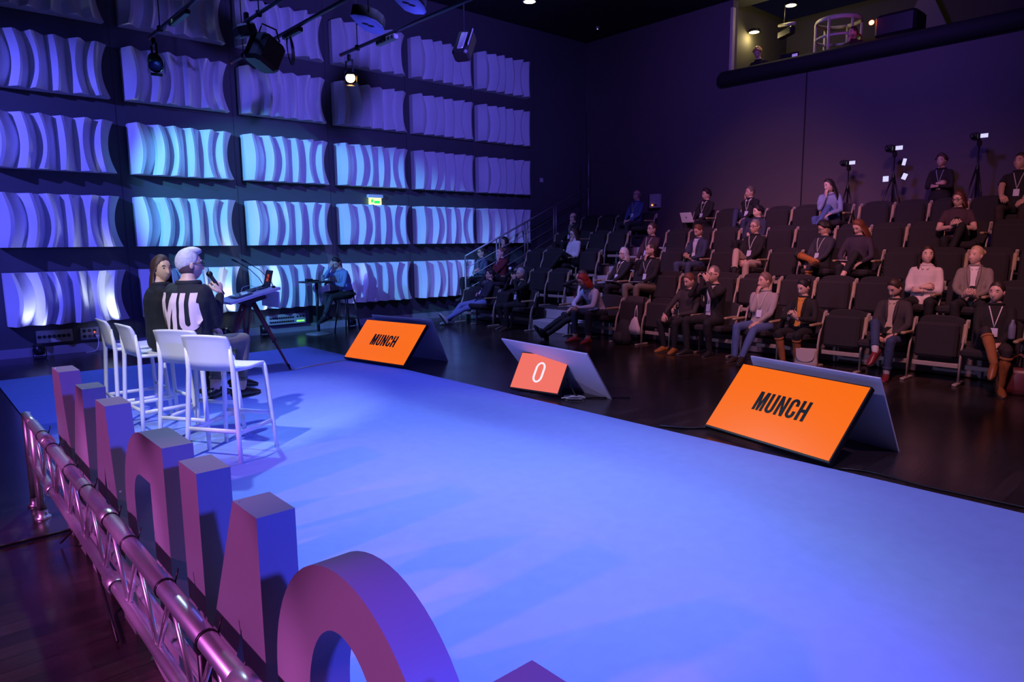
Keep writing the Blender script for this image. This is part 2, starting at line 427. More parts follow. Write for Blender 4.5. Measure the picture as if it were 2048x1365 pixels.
# ---- big letters
def big_letter(ch, y0, wdt, label, s=.18, nm=None):
    sc = 1.0
    gl = glyph(ch, wdt, s) if nm is None else nm
    me = glyph_mesh(gl, 1, sc, .105, 'big_letter')
    me.materials.append(M_LETTER)
    o = link('big_letter', me)
    # glyph x -> world y, glyph y -> world z, depth -> world x
    o.matrix_world = Matrix(((0, 0, 1, .635), (1, 0, 0, y0), (0, 1, 0, 0), (0, 0, 0, 1)))
    tag(o, label, 'letter', 'big standing letters')
    mb = MB()                                          # small fixing screws on the edges
    me.update()
    return o
def bl_M():
    return [[(0, 0), (.17, 0), (.17, .60), (.355, 0), (.525, 0), (.71, .60), (.71, 0), (.88, 0), (.88, 1), (.65, 1), (.44, .46), (.17, 1), (0, 1)]]
def bl_A():
    return [[(0, 0), (.2, 0), (.25, .2), (.43, .2), (.48, 0), (.68, 0), (.40, 1), (.21, 1)], [(.27, .34), (.41, .34), (.335, .69)]]
def bl_N():
    return [[(0, 0), (.17, 0), (.17, .62), (.48, 0), (.66, 0), (.66, 1), (.48, 1), (.48, .40), (.17, 1), (0, 1)]]
L1 = big_letter('M', 3.95, .88, 'big grey letter M, farthest of the standing letters, nearest the panel wall', nm=bl_M())
L2 = big_letter('A', 3.24, .68, 'big grey letter A standing between the letters M and D', nm=bl_A())
L3 = big_letter('D', 2.57, .62, 'big grey letter D standing between the letters A and N', nm=[[(0, 0)]+arc(.26, .36, .36, .36, -90, 0, 10)+arc(.26, .64, .36, .36, 0, 90, 10)+[(0, 1)], [(.20, .17)]+arc(.33, .3, .13, .13, -90, 0, 8)+arc(.33, .69, .13, .13, 0, 90, 8)+[(.20, .82)]])
L4 = big_letter('N', 1.72, .66, 'big grey letter N standing between the D and the near round letter O', nm=bl_N())
L5 = big_letter('O', .92, .72, 'big grey round letter O in the foreground', nm=[rrect(0, .72, -.0, 1.01, .36, .40, 16), rrect(.19, .53, .14, .87, .17, .24, 12)])
L6 = big_letter('N', .13, .66, 'nearest big letter, only its flat top corner at the bottom edge', nm=bl_N())
for o, pts in ((L1, [(.03, .985), (.8, .99), (.9, .66)]), (L2, [(.1, .62)]), (L3, [(.30, .985), (.02, .7)]), (L4, [(.15, .985), (.03, .8), (.55, .985)]), (L5, [(.25, .97), (.55, .9)])):
    for (a, b) in pts:
        sc = MB().ell((0, 0, 0), (.005, .005, .005), 8, 6); s_ = sc.build('screw', M_ALU, o)
        s_.location = (a, b+.012, .01)

# ---- truss lying along the letters
tr = thing('truss', 'silver aluminium lighting truss standing low along the backs of the letters', 'truss', (.545, 0, 0))
zt, zb = .615, .33
y_end = 5.12
tr_c = [(0, zt, .030, 'top_chord'), (0, zb, .024, 'bottom_chord'), (.052, zb+.03, .020, 'bottom_chord')]
for (x, z, r, nm) in tr_c:
    MB().tube((x, .2, z), (x, y_end if z > .5 else y_end-.05, z), r, 14).build(nm, M_ALU, tr)
zig = list(np.arange(.45, 5.1, .20))
for i in range(len(zig)-1):
    a = (0, zig[i], zt if i % 2 else zb); b = (0, zig[i+1], zb if i % 2 else zt)
    MB().tube(a, b, .009, 8).build('diagonal_brace', M_ALU, tr)
for y in (1.62, 3.1, 4.6):
    c = MB().lathe([(.031, -.05), (.036, -.045), (.036, .045), (.031, .05)], (0, 0, 0), 14, rot=Matrix.Rotation(PI/2, 3, 'X'))
    for z in (zt, zb):
        q = c.build('coupler', M_ALU, tr); q.location = (0, y, z)
for y in (1.5, 1.9, 2.3, 2.75, 3.05, 3.5, 3.9, 4.4, 4.75):       # cable ties
    q = MB().lathe([(.0305, -.006), (.034, -.005), (.034, .005), (.0305, .006)], (0, 0, 0), 14, rot=Matrix.Rotation(PI/2, 3, 'X')).build('cable_tie', M_BLKPL, tr)
    q.location = (0, y, zt)
    MB().tube((.03, y, zt+.01), (.045, y+.01, zt+.05), .003, 5).build('tie_end', M_BLKPL, q).location = (0, -y, -zt)
for y, x in ((5.12, .0), (5.42, -.0), (2.02, .02)):
    l = MB().tube((x, y, .012), (x, y, zt+.02 if y > 5 else zt-.1), .026 if y > 5 else .018, 12); l.build('leg', M_ALU if y > 5 else M_BLKMET, tr)
    MB().lathe([(.045, 0), (.045, .012), (.030, .016), (.030, .06)], (x, y, .0), 14).build('foot_plate', M_ALU, tr)
MB().tube((0, 5.12, zt), (0, 5.44, zt), .025, 12).build('end_bar', M_ALU, tr)
MB().tube((0, 5.12, zb), (0, 5.42, zb), .02, 12).build('end_bar', M_ALU, tr)
cb = MB().loft([(.0, 4.55, .02), (.02, 4.0, .3), (.03, 3.9, .32), (.03, 3.5, .02), (.0, 3.2, .02)], [.006]*5, 6)
o = cb.build('black_cable', M_BLKPL); o.location = (.555, 0, 0); tag(o, 'thin black cable hanging off the truss to the floor', 'cable')

# ---- white bar stools
def make_stool():
    t = empty('bar_stool')
    sh, th = .75, 1.02
    # seat shell with rounded front edge
    s = MB()
    V = []; F = []
    xs = [-.19, -.12, 0, .12, .185, .205, .21]; zs = [.0, -.006, -.010, -.004, -.002, -.014, -.035]
    ys = [-.215, -.19, -.1, 0, .1, .19, .215]
    for x, z in zip(xs, zs):
        for y in ys: V.append((x, y*(1-.05*(x > .1)), sh+z-.006*(1-(abs(y)/.215)**2)))
    n = len(ys)
    nv = len(V)
    V += [(p[0]*.985, p[1]*.985, p[2]-.028) for p in V]
    for i in range(len(xs)-1):
        for j in range(n-1):
            a = i*n+j; F.append((a, a+1, a+n+1, a+n)); F.append((nv+a, nv+a+n, nv+a+n+1, nv+a+1))
    per = [j for j in range(n)]+[i*n+n-1 for i in range(1, len(xs))]+[(len(xs)-1)*n+j for j in range(n-2, -1, -1)]+[i*n for i in range(len(xs)-2, 0, -1)]
    for a, b in zip(per, per[1:]+per[:1]): F.append((a, b, nv+b, nv+a))
    s.add(V, F, smooth=True); s.build('seat', M_WHITEPL, t)
    # backrest: curved shell, flared top
    s = MB(); V = []; F = []
    rows = [(.735, -.195, .205), (.80, -.205, .21), (.88, -.222, .213), (.96, -.242, .212), (1.0, -.256, .208), (1.02, -.268, .20)]
    K = 9
    for (z, x, hw) in rows:
        for k in range(K):
            q = -1+2*k/(K-1)
            V.append((x-.030*(1-q*q)+.012, q*hw, z-(.012*q*q if z > .99 else 0)))
    nv = len(V); V += [(p[0]-.016, p[1]*.99, p[2]) for p in V]
    R = len(rows)
    for i in range(R-1):
        for j in range(K-1):
            a = i*K+j; F.append((a, a+1, a+K+1, a+K)); F.append((nv+a, nv+a+K, nv+a+K+1, nv+a+1))
    per = [j for j in range(K)]+[i*K+K-1 for i in range(1, R)]+[(R-1)*K+j for j in range(K-2, -1, -1)]+[i*K for i in range(R-2, 0, -1)]
    for a, b in zip(per, per[1:]+per[:1]): F.append((a, b, nv+b, nv+a))
    s.add(V, F, smooth=True); s.build('backrest', M_WHITEPL, t)
    feet = {(1, 1): (.235, .25), (1, -1): (.235, -.25), (-1, 1): (-.24, .25), (-1, -1): (-.24, -.25)}
    for (a, b), (fx, fy) in feet.items():
        top = (.195, .195*b, sh-.02) if a > 0 else (-.225, .20*b, .93)
        mid = (.20, .20*b, sh-.06) if a > 0 else (-.205, .205*b, .72)
        l = MB().loft([(fx, fy, 0), ((fx*2+mid[0])/3, (fy*2+mid[1])/3, mid[2]/3), mid, top], [(.017, .017), (.019, .019), (.021, .019), (.014, .012)], 8, lat=(0, 1, 0))
        l.build('leg', M_WHITEPL, t)
    def fp(a, b, z):
        fx, fy = feet[(a, b)]; m = (.20, .20*b) if a > 0 else (-.205, .205*b); q = z/.71
        return V3((fx+(m[0]-fx)*q, fy+(m[1]-fy)*q, z))
    for (p, q, z) in (((1, 1), (1, -1), .30), ((-1, 1), (-1, -1), .25), ((1, 1), (-1, 1), .235), ((1, -1), (-1, -1), .235)):
        A, B = fp(*p, z), fp(*q, z)
        l = MB().loft([A, B], [(.008, .020)]*2, 6, lat=(B-A).cross(V3((0, 0, 1)))); l.build('footrest_bar', M_WHITEPL, t)
    return t
ST = make_stool()
stools = [((1.94, 5.66), 33, 'white plastic bar stool nearest the camera, empty'),
          ((1.88, 6.20), 33, 'white bar stool under the person in the printed sweatshirt'),
          ((1.72, 6.88), 4, 'white bar stool under the woman in the dark jacket'),
          ((1.68, 7.50), 0, 'farthest white bar stool, empty, beside the dark jacketed woman')]
for i, ((x, y), a, lb) in enumerate(stools):
    o = ST if i == 0 else copy_tree(ST)
    o.location = (x, y, .012); o.rotation_euler = (0, 0, math.radians(a)); tag(o, lb, 'bar stool', 'white bar stools on the stage')

# ---- tilted floor screens with backing boards
def text_on(parent, word, w_each, gap, height, x0, z0, m, nm='lettering', s=.16):
    x = x0
    for ch, wd in zip(word, w_each):
        me = glyph_mesh(glyph(ch, wd, s), height, height, .003, nm); me.materials.append(m)
        o = link(nm, me, parent)
        o.matrix_local = Matrix(((1, 0, 0, x), (0, 0, -1, -.0315), (0, 1, 0, z0), (0, 0, 0, 1)))
        x += (wd+gap)*height
def floor_screen(BLp, BRp, slant, tilt_h, label, blabel, word, big=True, board=None):
    """screen seen from the stage: BLp/BRp ground points of the lower corners"""
    BL = V3((*BLp, 0)); BR = V3((*BRp, 0)); ex = (BR-BL); wd = ex.length; ex.normalize()
    back = V3((-ex.y, ex.x, 0)); back = back if back.x > 0 else -back
    zs = tilt_h/slant; cs = math.sqrt(1-zs*zs)
    up = (back*cs+V3((0, 0, 1))*zs)
    nrm = ex.cross(up)                                    # local -y is towards the viewer
    o0 = BL+V3((0, 0, .035))
    t = thing('floor_monitor', label, 'monitor', (0, 0, 0), 0, 'tilted floor screens')
    yv = up.cross(ex)
    t.matrix_world = Matrix(((ex.x, yv.x, up.x, o0.x), (ex.y, yv.y, up.y, o0.y), (ex.z, yv.z, up.z, o0.z), (0, 0, 0, 1)))
    hh = slant
    b = .012
    MB().bbox((wd/2, 0, hh/2), (wd, .05, hh), .004).build('housing', M_BLKPL, t)
    MB().box((wd/2, -.027, hh/2+.003), (wd-2*b, .006, hh-2*b-.008)).build('screen', M_ORANGE if big else M_CORAL, t)
    if word == 'MUNCH':
        ws = [.55, .44, .46, .44, .45]; g = .10; H = hh*.265
        tot = (sum(ws)+g*4)*H
        text_on(t, word, ws, g, H, wd/2-tot/2-wd*.005, hh*.385, M_SCRBLK, s=.15)
    else:
        text_on(t, '0', [.52], 0, hh*.54, wd*.40, hh*.235, M_SCRWHT, s=.105)
    return t, ex, back, wd, up
def backing(p0, p1, q0, q1, label):
    """board from ground points p0,p1 to top points q0,q1"""
    p0, p1, q0, q1 = map(V3, (p0, p1, q0, q1))
    n = (p1-p0).cross(q0-p0).normalized()*.008
    V = [p0-n, p1-n, q1-n, q0-n, p0+n, p1+n, q1+n, q0+n]
    o = MB().add(V, [(0, 1, 2, 3), (7, 6, 5, 4), (0, 4, 5, 1), (1, 5, 6, 2), (2, 6, 7, 3), (3, 7, 4, 0)]).build('backing_board', M_BOARD)
    tag(o, label, 'board', 'backing boards of the floor screens'); return o
for BLp, BRp, lb, bb in (((4.85, 9.20), (5.07, 7.93), 'tilted orange floor screen reading MUNCH nearest the panelled wall', 'pale board leaning behind the far orange screen'),
                         ((5.34, 3.38), (5.07, 2.14), 'tilted orange floor screen reading MUNCH nearest the camera', 'pale board leaning behind the near orange screen')):
    t, ex, back, wd, up = floor_screen(BLp, BRp, .71, .53, lb, bb, 'MUNCH')
    BL = V3((*BLp, 0)); BR = V3((*BRp, 0)); top = V3((0, 0, .64))
    tb = back*(math.sqrt(.71**2-.53**2)+.075)
    q0 = BL+tb+top; q1 = BR+tb+top
    backing(BL+back*.86+V3((0, 0, .0)), BR+back*.86, q0, q1, bb)
    MB().box((wd/2, .035, .1), (.5, .03, .06)).build('stand_foot', M_BLKPL, t)
t, ex, back, wd, up = floor_screen((5.17, 5.86), (5.30, 5.20), .47, .39, 'small tilted coral floor screen showing a white zero', '', '0', big=False)
for xx in (.2, .45): MB().tube((wd*xx, .02, .0), (wd*xx+.02, -.06, -.03), .006, 6).build('stand_foot', M_BLKPL, t)
backing((5.86, 6.22, 0), (5.72, 4.80, 0), (5.36, 6.22, .57), (5.36, 4.84, .54), 'large pale board leaning behind the small coral screen')
def cable(label, pts, r=.008, m=None, nm='cable'):
    # smooth through points
    P = [V3(p) for p in pts]; out = []
    for i in range(len(P)-1):
        p0 = P[max(i-1, 0)]; p1 = P[i]; p2 = P[i+1]; p3 = P[min(i+2, len(P)-1)]
        for k in range(6):
            t = k/6
            out.append(.5*((2*p1)+(p2-p0)*t+(2*p0-5*p1+4*p2-p3)*t*t+(3*p1-p0-3*p2+p3)*t**3))
    out.append(P[-1])
    o = MB().loft(out, [r]*len(out), 6).build(nm, m or M_BLKPL); tag(o, label, 'cable'); return o
cable('white coiled cable on the floor below the coral screen', [(5.30, 5.16, .02), (5.36, 5.02, .05), (5.48, 4.98, .02), (5.56, 5.12, .01), (5.44, 5.24, .01), (5.36, 5.12, .01), (5.46, 5.0, .01)], .007, M_WHITEPL)
cable('black cables trailing from the coral screen to its board', [(5.45, 5.3, .30), (5.5, 5.2, .1), (5.5, 5.1, .01), (5.62, 4.95, .01), (5.9, 4.7, .01)], .008)
cable('black cable on the dark floor left of the near orange screen', [(5.15, 3.75, .01), (5.22, 3.6, .012), (5.3, 3.5, .01), (5.42, 3.4, .01), (5.5, 3.2, .01)], .012)
cable('black cable along the carpet edge beside the near orange screen', [(5.12, 2.1, .01), (5.2, 1.9, .01), (5.16, 1.5, .01), (5.2, .8, .01)], .008)

# ---- lectern on a wooden tripod
lc = thing('lectern', 'slanted white lectern top on a red brown wooden tripod', 'lectern', (3.52, 9.32, 0))
def leg3(a, name='leg'):
    d = V3((math.cos(a), math.sin(a), 0)); n = V3((-d.y, d.x, 0))
    top = V3((0, 0, .93))+d*.07; bot = d*.52+V3((0, 0, .015))
    for sgn in (-1, 1):
        m = top.lerp(bot, .55)
        MB().loft([top+n*.045*sgn, m+n*.02*sgn], [(.016, .022)]*2, 6, lat=n).build('leg', M_WOOD, lc)
    MB().loft([top.lerp(bot, .4), bot], [(.02, .022), (.013, .014)], 6, lat=n).build('leg', M_WOOD, lc)
    MB().loft([bot+V3((0, 0, .08))-d*.03, bot-V3((0, 0, .01))+d*.01], [.018, .006], 8).build('foot_tip', M_BLKMET, lc)
    MB().lathe([(.026, -.03), (.03, 0), (.026, .03)], top.lerp(bot, .55), 8).build('clamp', M_BLKMET, lc)
for a in (-41, 80, 198): leg3(math.radians(a))
MB().lathe([(.02, .88), (.10, .90), (.10, .95), (.06, .97), (.05, 1.0)], (0, 0, 0), 16).build('tripod_head', M_BLKMET, lc)
rt_ = Matrix.Rotation(math.radians(-14), 3, 'Y')
MB().bbox((0, 0, 1.05), (.70, .58, .035), .006, rot=rt_).build('top_board', M_WHITEPL, lc)
MB().bbox((.31, 0, .98), (.02, .58, .22), .004).build('front_board', M_BOARD, lc)
MB().bbox((.05, 0, .985), (.3, .3, .05), .01, rot=rt_).build('cable_tray', M_BLKPL, lc)
for yy in (-.2, .14):
    g = thing('gooseneck_microphone', 'gooseneck microphone on the lectern, %s' % ('nearer the orange screen' if yy < 0 else 'nearer the panelled wall'), 'microphone', (3.80, 9.32+yy, 1.14), 0, 'lectern microphones')
    MB().lathe([(.025, 0), (.025, .02), (.01, .03)], (0, 0, 0), 10).build('base', M_BLKPL, g)
    MB().loft([(0, 0, .02), (-.05, .01, .12), (-.17, .03, .25), (-.32, .06, .35)], [.005]*4, 6).build('neck', M_BLKMET, g)
    MB().loft([(-.32, .06, .35), (-.38, .07, .385)], [.011, .012], 8, round_ends=True).build('capsule', M_BLKPL, g)
lp = thing('laptop', 'black laptop with an orange sticker standing open on the lectern', 'laptop', (3.72, 9.45, 1.105), math.radians(-8))
MB().bbox((-.02, 0, .012), (.23, .33, .016), .004, rot=rt_).build('keyboard_base', M_BLKPL, lp)
MB().bbox((.14, 0, .15), (.012, .33, .23), .004, rot=Matrix.Rotation(math.radians(14), 3, 'Y')).build('screen_lid', M_BLKPL, lp)
MB().box((.130, -.02, .16), (.006, .09, .10), rot=Matrix.Rotation(math.radians(14), 3, 'Y')).build('orange_sticker', mat('orange_sticker', (.9, .12, .03), .5, emit=(.9, .1, .02), estr=.35), lp)  # sticker is no lamp, its brightness is helped by a faint emission
tb = thing('tablet', 'grey touch tablet lying on the lectern top beside the laptop', 'tablet', (3.42, 9.30, 1.062))
MB().bbox((0, 0, .0), (.24, .32, .012), .004, rot=rt_).build('body', M_GREYMET, tb)
MB().box((0, 0, .007), (.20, .28, .002), rot=rt_).build('glass', M_GLASS, tb)
cable('thin white cable looped on the lectern top', [(3.5, 9.5, 1.09), (3.56, 9.58, 1.14), (3.66, 9.56, 1.16), (3.7, 9.42, 1.12), (3.6, 9.2, 1.11), (3.7, 9.12, 1.12)], .004, M_WHITEPL)

# ---- high table beside the wall
ht = thing('high_table', 'round black high table by the panelled wall', 'table', (6.02, 12.42, 0))
MB().lathe([(.0, 0), (.25, .0), (.25, .012), (.06, .035), (.03, .05)], (0, 0, 0), 24).build('base', M_GREYMET, ht)
MB().tube((0, 0, .04), (0, 0, 1.0), .03, 12).build('column', M_BLKMET, ht)
MB().lathe([(0, 1.0), (.33, 1.0), (.335, 1.012), (.33, 1.024), (0, 1.024)], (0, 0, 0), 28).build('table_top', M_BLKPL, ht)
for (dx, dy, nm, lb, ct, mb) in ((-.05, .05, 'notebook', 'small dark notebook on the high table', 'notebook', MB().bbox((0, 0, .012), (.2, .15, .024), .003)),
                                 (-.16, -.03, 'black_box', 'small black receiver box on the high table', 'box', MB().bbox((0, 0, .025), (.13, .09, .05), .006)),
                                 (.08, -.12, 'drinking_glass', 'clear drinking glass on the high table', 'glass', MB().lathe([(.028, 0), (.033, .12), (.030, .12), (.026, .01), (0, .008)], (0, 0, 0), 14))):
    o = mb.build(nm, M_BLKPL if nm != 'drinking_glass' else mat('clear_glass', (.8, .85, .9), .05, trans=.8)); o.location = (6.02+dx, 12.42+dy, 1.025); tag(o, lb, ct)
bs = thing('bar_stool', 'dark bar stool under the woman at the high table', 'bar stool', (6.62, 12.38, 0), math.radians(190))
MB().lathe([(0, .72), (.19, .72), (.2, .74), (.19, .77), (0, .78)], (0, 0, 0), 20).build('seat', M_BLKPL, bs)
for a in (45, 135, 225, 315):
    c, s_ = math.cos(math.radians(a)), math.sin(math.radians(a))
    MB().tube((.14*c, .14*s_, .72), (.25*c, .25*s_, 0), .014, 8).build('leg', M_BLKMET, bs)
MB().loft([(.21*math.cos(t_), .21*math.sin(t_), .26) for t_ in np.linspace(0, 2*PI, 17)], [.008]*17, 6).build('footrest_ring', M_BLKMET, bs)

# ---- fittings on the panelled wall
es = thing('exit_sign', 'lit green exit sign on the panelled wall', 'exit sign', (7.78, WALL_Y-.02, 2.62))
MB().bbox((0, -.03, .105), (.36, .08, .07), .008).build('housing', M_WHITEPL, es)
MB().bbox((0, -.03, -.01), (.30, .02, .16), .004).build('sign_plate', mat('sign_glow', (.6, .9, .3), .4, emit=(.55, 1.0, .12), estr=3.0), es)
MB().box((.04, -.042, -.015), (.14, .004, .06)).build('arrow_symbol', mat('sign_green', (.02, .4, .08), .4, emit=(.02, .7, .1), estr=1.2), es)
MB().prism([(-.10, -.03), (-.06, -.03), (-.05, .03), (-.08, .05), (-.11, .02)], (0, -.042, 0), (1, 0, 0), (0, 0, 1), (0, -1, 0), .004).build('running_figure_symbol', MATS['sign_green'], es)
def socket_plate(x, z, w_, h_, n, label, rows=1, extra=True):
    t = thing('socket_plate', label, 'socket panel', (x, WALL_Y-.0, z))
    MB().bbox((w_/2, -.025, h_/2), (w_, .05, h_), .006).build('plate', M_SOCK, t)
    for r in range(rows):
        for i in range(n):
            MB().lathe([(0, .0), (.028, 0), (.028, .006), (.02, .007), (0, .002)], (w_*(i+.7)/(n+.6), -.052, h_*(r+.6)/(rows+.2)), 12, rot=Matrix.Rotation(PI/2, 3, 'X')).build('socket', M_BLKPL, t)
    return t
socket_plate(1.56, .20, .50, .20, 7, 'ivory socket strip with a row of round black sockets, leftmost on the wall base')
t = socket_plate(2.17, .20, .27, .20, 3, 'small ivory socket panel with a red light and white plug', 2)
MB().ell((.2, -.056, .12), (.010, .006, .010), 8, 6).build('red_indicator', mat('red_led', (.9, .05, .02), .4, emit=(1, .08, .03), estr=6), t)
MB().bbox((.235, -.07, .06), (.05, .05, .05), .01).build('plug', M_WHITEPL, t)
cable('white cable running down from the plug to the floor', [(2.405, 13.06, .25), (2.40, 13.03, .12), (2.34, 12.98, .02), (2.2, 12.95, .01)], .006, M_WHITEPL)
t = thing('patch_panel', 'grey connector box with rows of round ports under the wall panels', 'connector panel', (5.28, WALL_Y, .17))
MB().bbox((.39, -.06, .1), (.78, .12, .20), .01).build('box', M_SOCK, t)
for i in range(11):
    for j in range(2): MB().lathe([(0, 0), (.018, 0), (.018, .008), (0, .004)], (.05+.045*i, -.122, .06+.075*j), 10, rot=Matrix.Rotation(PI/2, 3, 'X')).build('port', M_BLKPL, t)
for i in range(3): MB().box((.60+.06*i, -.122, .14), (.035, .006, .03)).build('port', M_BLKPL, t)
MB().box((.66, -.123, .05), (.16, .004, .03)).build('green_strip', mat('green_led', (.1, .6, .1), .4, emit=(.2, 1, .1), estr=1.5), t)
t = thing('wall_switch', 'small pale wall plate beside the stair rail', 'wall plate', (12.75, WALL_Y, 3.32))
MB().bbox((0, -.012, 0), (.12, .024, .12), .004).build('plate', M_SOCK, t); MB().bbox((0, -.027, 0), (.05, .012, .07), .003).build('rocker', M_WHITEPL, t)
wd_ = thing('wall_device', 'pale wall box with an orange light behind the audience', 'wall box', (BACK_X, 10.75, 2.72))
MB().bbox((-.05, 0, 0), (.10, .30, .34), .008).build('case', M_SOCK, wd_)
MB().ell((-.11, .05, -.10), (.012, .014, .014), 8, 6).build('orange_indicator', mat('orange_led', (1, .3, .05), .4, emit=(1, .22, .03), estr=8), wd_)
MB().box((-.105, -.05, -.10), (.012, .06, .03)).build('slot', M_BLKPL, wd_)

# floor uplights along the wall
def uplight(x, y, tx, tz, energy, col, label, size=50):
    t = thing('floor_uplight', label, 'uplight', (x, y, 0), 0, 'floor uplights at the panelled wall')
    MB().bbox((0, 0, .02), (.16, .12, .03), .006).build('base', M_BLKPL, t)
    rot = Matrix.Rotation(math.radians(-14), 3, 'X')
    MB().lathe([(.055, 0), (.075, .02), (.08, .16), (.07, .16), (.065, .12), (0, .12)], (0, 0, .06), 16, rot=rot).build('lamp_can', M_BLKMET, t)
    for sx in (-.085, .085): MB().bbox((sx, 0, .09), (.012, .03, .14), .003).build('bracket', M_BLKMET, t)
    return spot('uplight_lamp', (x, y-.03, .26), (tx, WALL_Y-.1, tz), energy, col, size, .6, .05)
UPC = (.45, .55, 1.0)
# magenta spotlights on a stand behind the letters, outside the picture to the left
for y_, t_ in ((1.0, .9), (2.2, 2.2), (3.4, 3.4), (4.4, 4.6)):
    spot('magenta_back_light', (-2.4, y_, 2.5), (.62, t_, .38), 400, (1.0, .20, .95), 28, .5, .05)
for x_, e_, c_, lb in ((1.55, 70, (.30, .34, 1.0), 'small black floor uplight, first from the left'), (2.52, 120, (.62, .72, 1.0), 'small black floor uplight beside the plugged socket panel'),
                       (4.42, 130, (.70, .82, 1.0), 'small black floor uplight behind the lectern'), (5.12, 100, (.45, .62, 1.0), 'small black floor uplight beside the connector box'),
                       (6.95, 90, (.25, .30, 1.0), 'small black floor uplight under the exit sign')):
    uplight(x_, 12.80, x_+.05, 4.2, e_, c_, lb, 58)
# ================================================================== AUDIENCE SEATING
def make_seat(folded):
    """faces local +x, origin on the floor under the seat"""
    t = empty('theatre_seat')
    lean = math.radians(-9)
    R = Matrix.Rotation(lean, 3, 'Y')
    # backrest with arched top and rounded corners
    poly = [(-.235, 0), (.235, 0), (.245, .06), (.245, .42)]+[(.245*math.cos(a)**.7, .42+.085*math.sin(a)**.8) for a in np.linspace(.15, PI/2, 6)]
    poly += [(-x, y) for x, y in reversed(poly[4:-1])]+[(-.245, .42), (-.245, .06)]
    b = MB(); V = []; n = len(poly)
    for d, sc in ((-.045, .96), (-.035, 1.0), (.030, 1.0), (.045, .95)):
        for (a, z) in poly: V.append(R @ V3((d, a*sc, (z-.25)*sc+.25))+V3((-.25, 0, .285)))
    F = [tuple(reversed(range(n))), tuple(range(3*n, 4*n))]
    for k in range(3):
        for i in range(n): j = (i+1) % n; F.append((k*n+i, k*n+j, (k+1)*n+j, (k+1)*n+i))
    b.add(V, F); b.build('backrest', M_SEAT, t)
    np_ = MB().lathe([(0, 0), (.018, 0), (.016, .004), (0, .005)], (0, 0, 0), 10, rot=Matrix.Rotation(PI/2, 3, 'Y')).build('number_plate', M_SOCK, t)
    np_.location = (-.285, 0, .745)
    if folded:
        MB().bbox((-.135, 0, .50), (.10, .455, .42), .03, rot=Matrix.Rotation(math.radians(-6), 3, 'Y')).build('seat_pan', M_SEAT, t)
    else:
        MB().bbox((-.01, 0, .40), (.46, .455, .10), .03, rot=Matrix.Rotation(math.radians(-4), 3, 'Y')).build('seat_pan', M_SEAT, t)
    MB().bbox((-.14, 0, .205), (.05, .50, .055), .006).build('cross_beam', M_FRAME, t)
    return t
def seat_side(t, y, armdown):
    MB().loft([(-.06, y, .02), (-.07, y, .30), (-.10, y, .42), (-.16, y, .55), (-.235, y, .735)], [(.016, .024), (.014, .026), (.013, .024), (.014, .020), (.018, .016)], 6, lat=(0, 1, 0)).build('stanchion', M_FRAME, t)
    MB().bbox((-.06, y, .012), (.30, .05, .024), .006).build('foot', M_FRAME, t)
    MB().bbox((-.262, y, .70), (.020, .042, .11), .006, rot=Matrix.Rotation(math.radians(-12), 3, 'Y')).build('side_plate', M_FRAME, t)
    if armdown: MB().bbox((.02, y, .585), (.30, .055, .032), .010).build('armrest', M_TAN, t)
    else: MB().bbox((-.175, y, .59), (.035, .05, .24), .010, rot=Matrix.Rotation(math.radians(-12), 3, 'Y')).build('armrest', M_TAN, t)
SEATP = {}
for f_ in (True, False):
    for ends in (1, 2):
        t = make_seat(f_); seat_side(t, .2815, not f_)
        if ends == 2: seat_side(t, -.2815, not f_)
        SEATP[(f_, ends)] = [t, False]
SECT = [('side wall block', [11.79, 11.23, 10.67, 10.10]), ('middle block', [8.51, 7.95, 7.39, 6.83, 6.27, 5.70]), ('right block', [5.0, 4.43, 3.87, 3.31, 2.75, 2.18, 1.62, 1.06])]
ROWN = ['front row', 'second row', 'third row', 'fourth row', 'back row']
SEATU = [9.15+.95*k for k in range(5)]          # seat origin
OCC = {0: [11.23, 10.10, 8.51, 7.95, 6.27, 5.70, 5.0, 4.43, 3.31, 2.18], 1: [11.79, 8.51, 7.95, 3.31, 2.75],
       2: [10.67, 8.51, 7.39, 6.27, 5.0, 4.43, 1.62], 3: [11.23, 6.83, 3.31, 2.18], 4: [10.10, 8.51, 7.39, 5.70, 2.75]}
for k in range(5):
    for sn, ys in SECT:
        for i, y in enumerate(ys):
            if k == 0 and y < 1.5: continue
            occ = any(abs(y-q) < .05 for q in OCC[k]); end = 2 if i == 0 else 1
            e = SEATP[(not occ, end)]
            if not e[1]: o = e[0]; e[1] = True
            else: o = copy_tree(e[0])
            o.location = (SEATU[k], y, RISE*k); o.rotation_euler = (0, 0, PI)
            tag(o, '%s dark theatre seat, %s, %s from the left in the %s' % ('occupied' if occ else 'empty', ROWN[k], ORD[i], sn), 'theatre seat', 'dark folding theatre seats')
for e in SEATP.values():
    if not e[1]:
        for ch in list(e[0].children): bpy.data.objects.remove(ch)
        bpy.data.objects.remove(e[0])

# ---- stair rail in front of the side stair
rl = thing('stair_railing', 'grey metal stair railing rising along the side wall stairs', 'railing', (0, 12.36, 0))
sl_ = .418
def rz(u, h=0): return 1.43-h+(u-9.6)*sl_
posts = [9.6, 10.53, 10.62, 11.43, 11.52, 12.42, 12.5, 13.7]
for u in posts:
    MB().tube((u, 0, rz(u, .95) if u > 9.7 else .0), (u, 0, rz(u)), .021, 10).build('post', M_GREYMET, rl)
MB().tube((9.6, 0, rz(9.6)), (13.7, 0, rz(13.7)), .024, 10).build('handrail', M_GREYMET, rl)
for h in (.28, .52, .76):
    MB().tube((9.6, 0, rz(9.6, h)), (13.7, 0, rz(13.7, h)), .009, 8).build('rail_bar', M_GREYMET, rl)
MB().tube((13.7, 0, rz(13.7)), (13.7, 0, 4.0), .02, 8).build('post', M_GREYMET, rl)

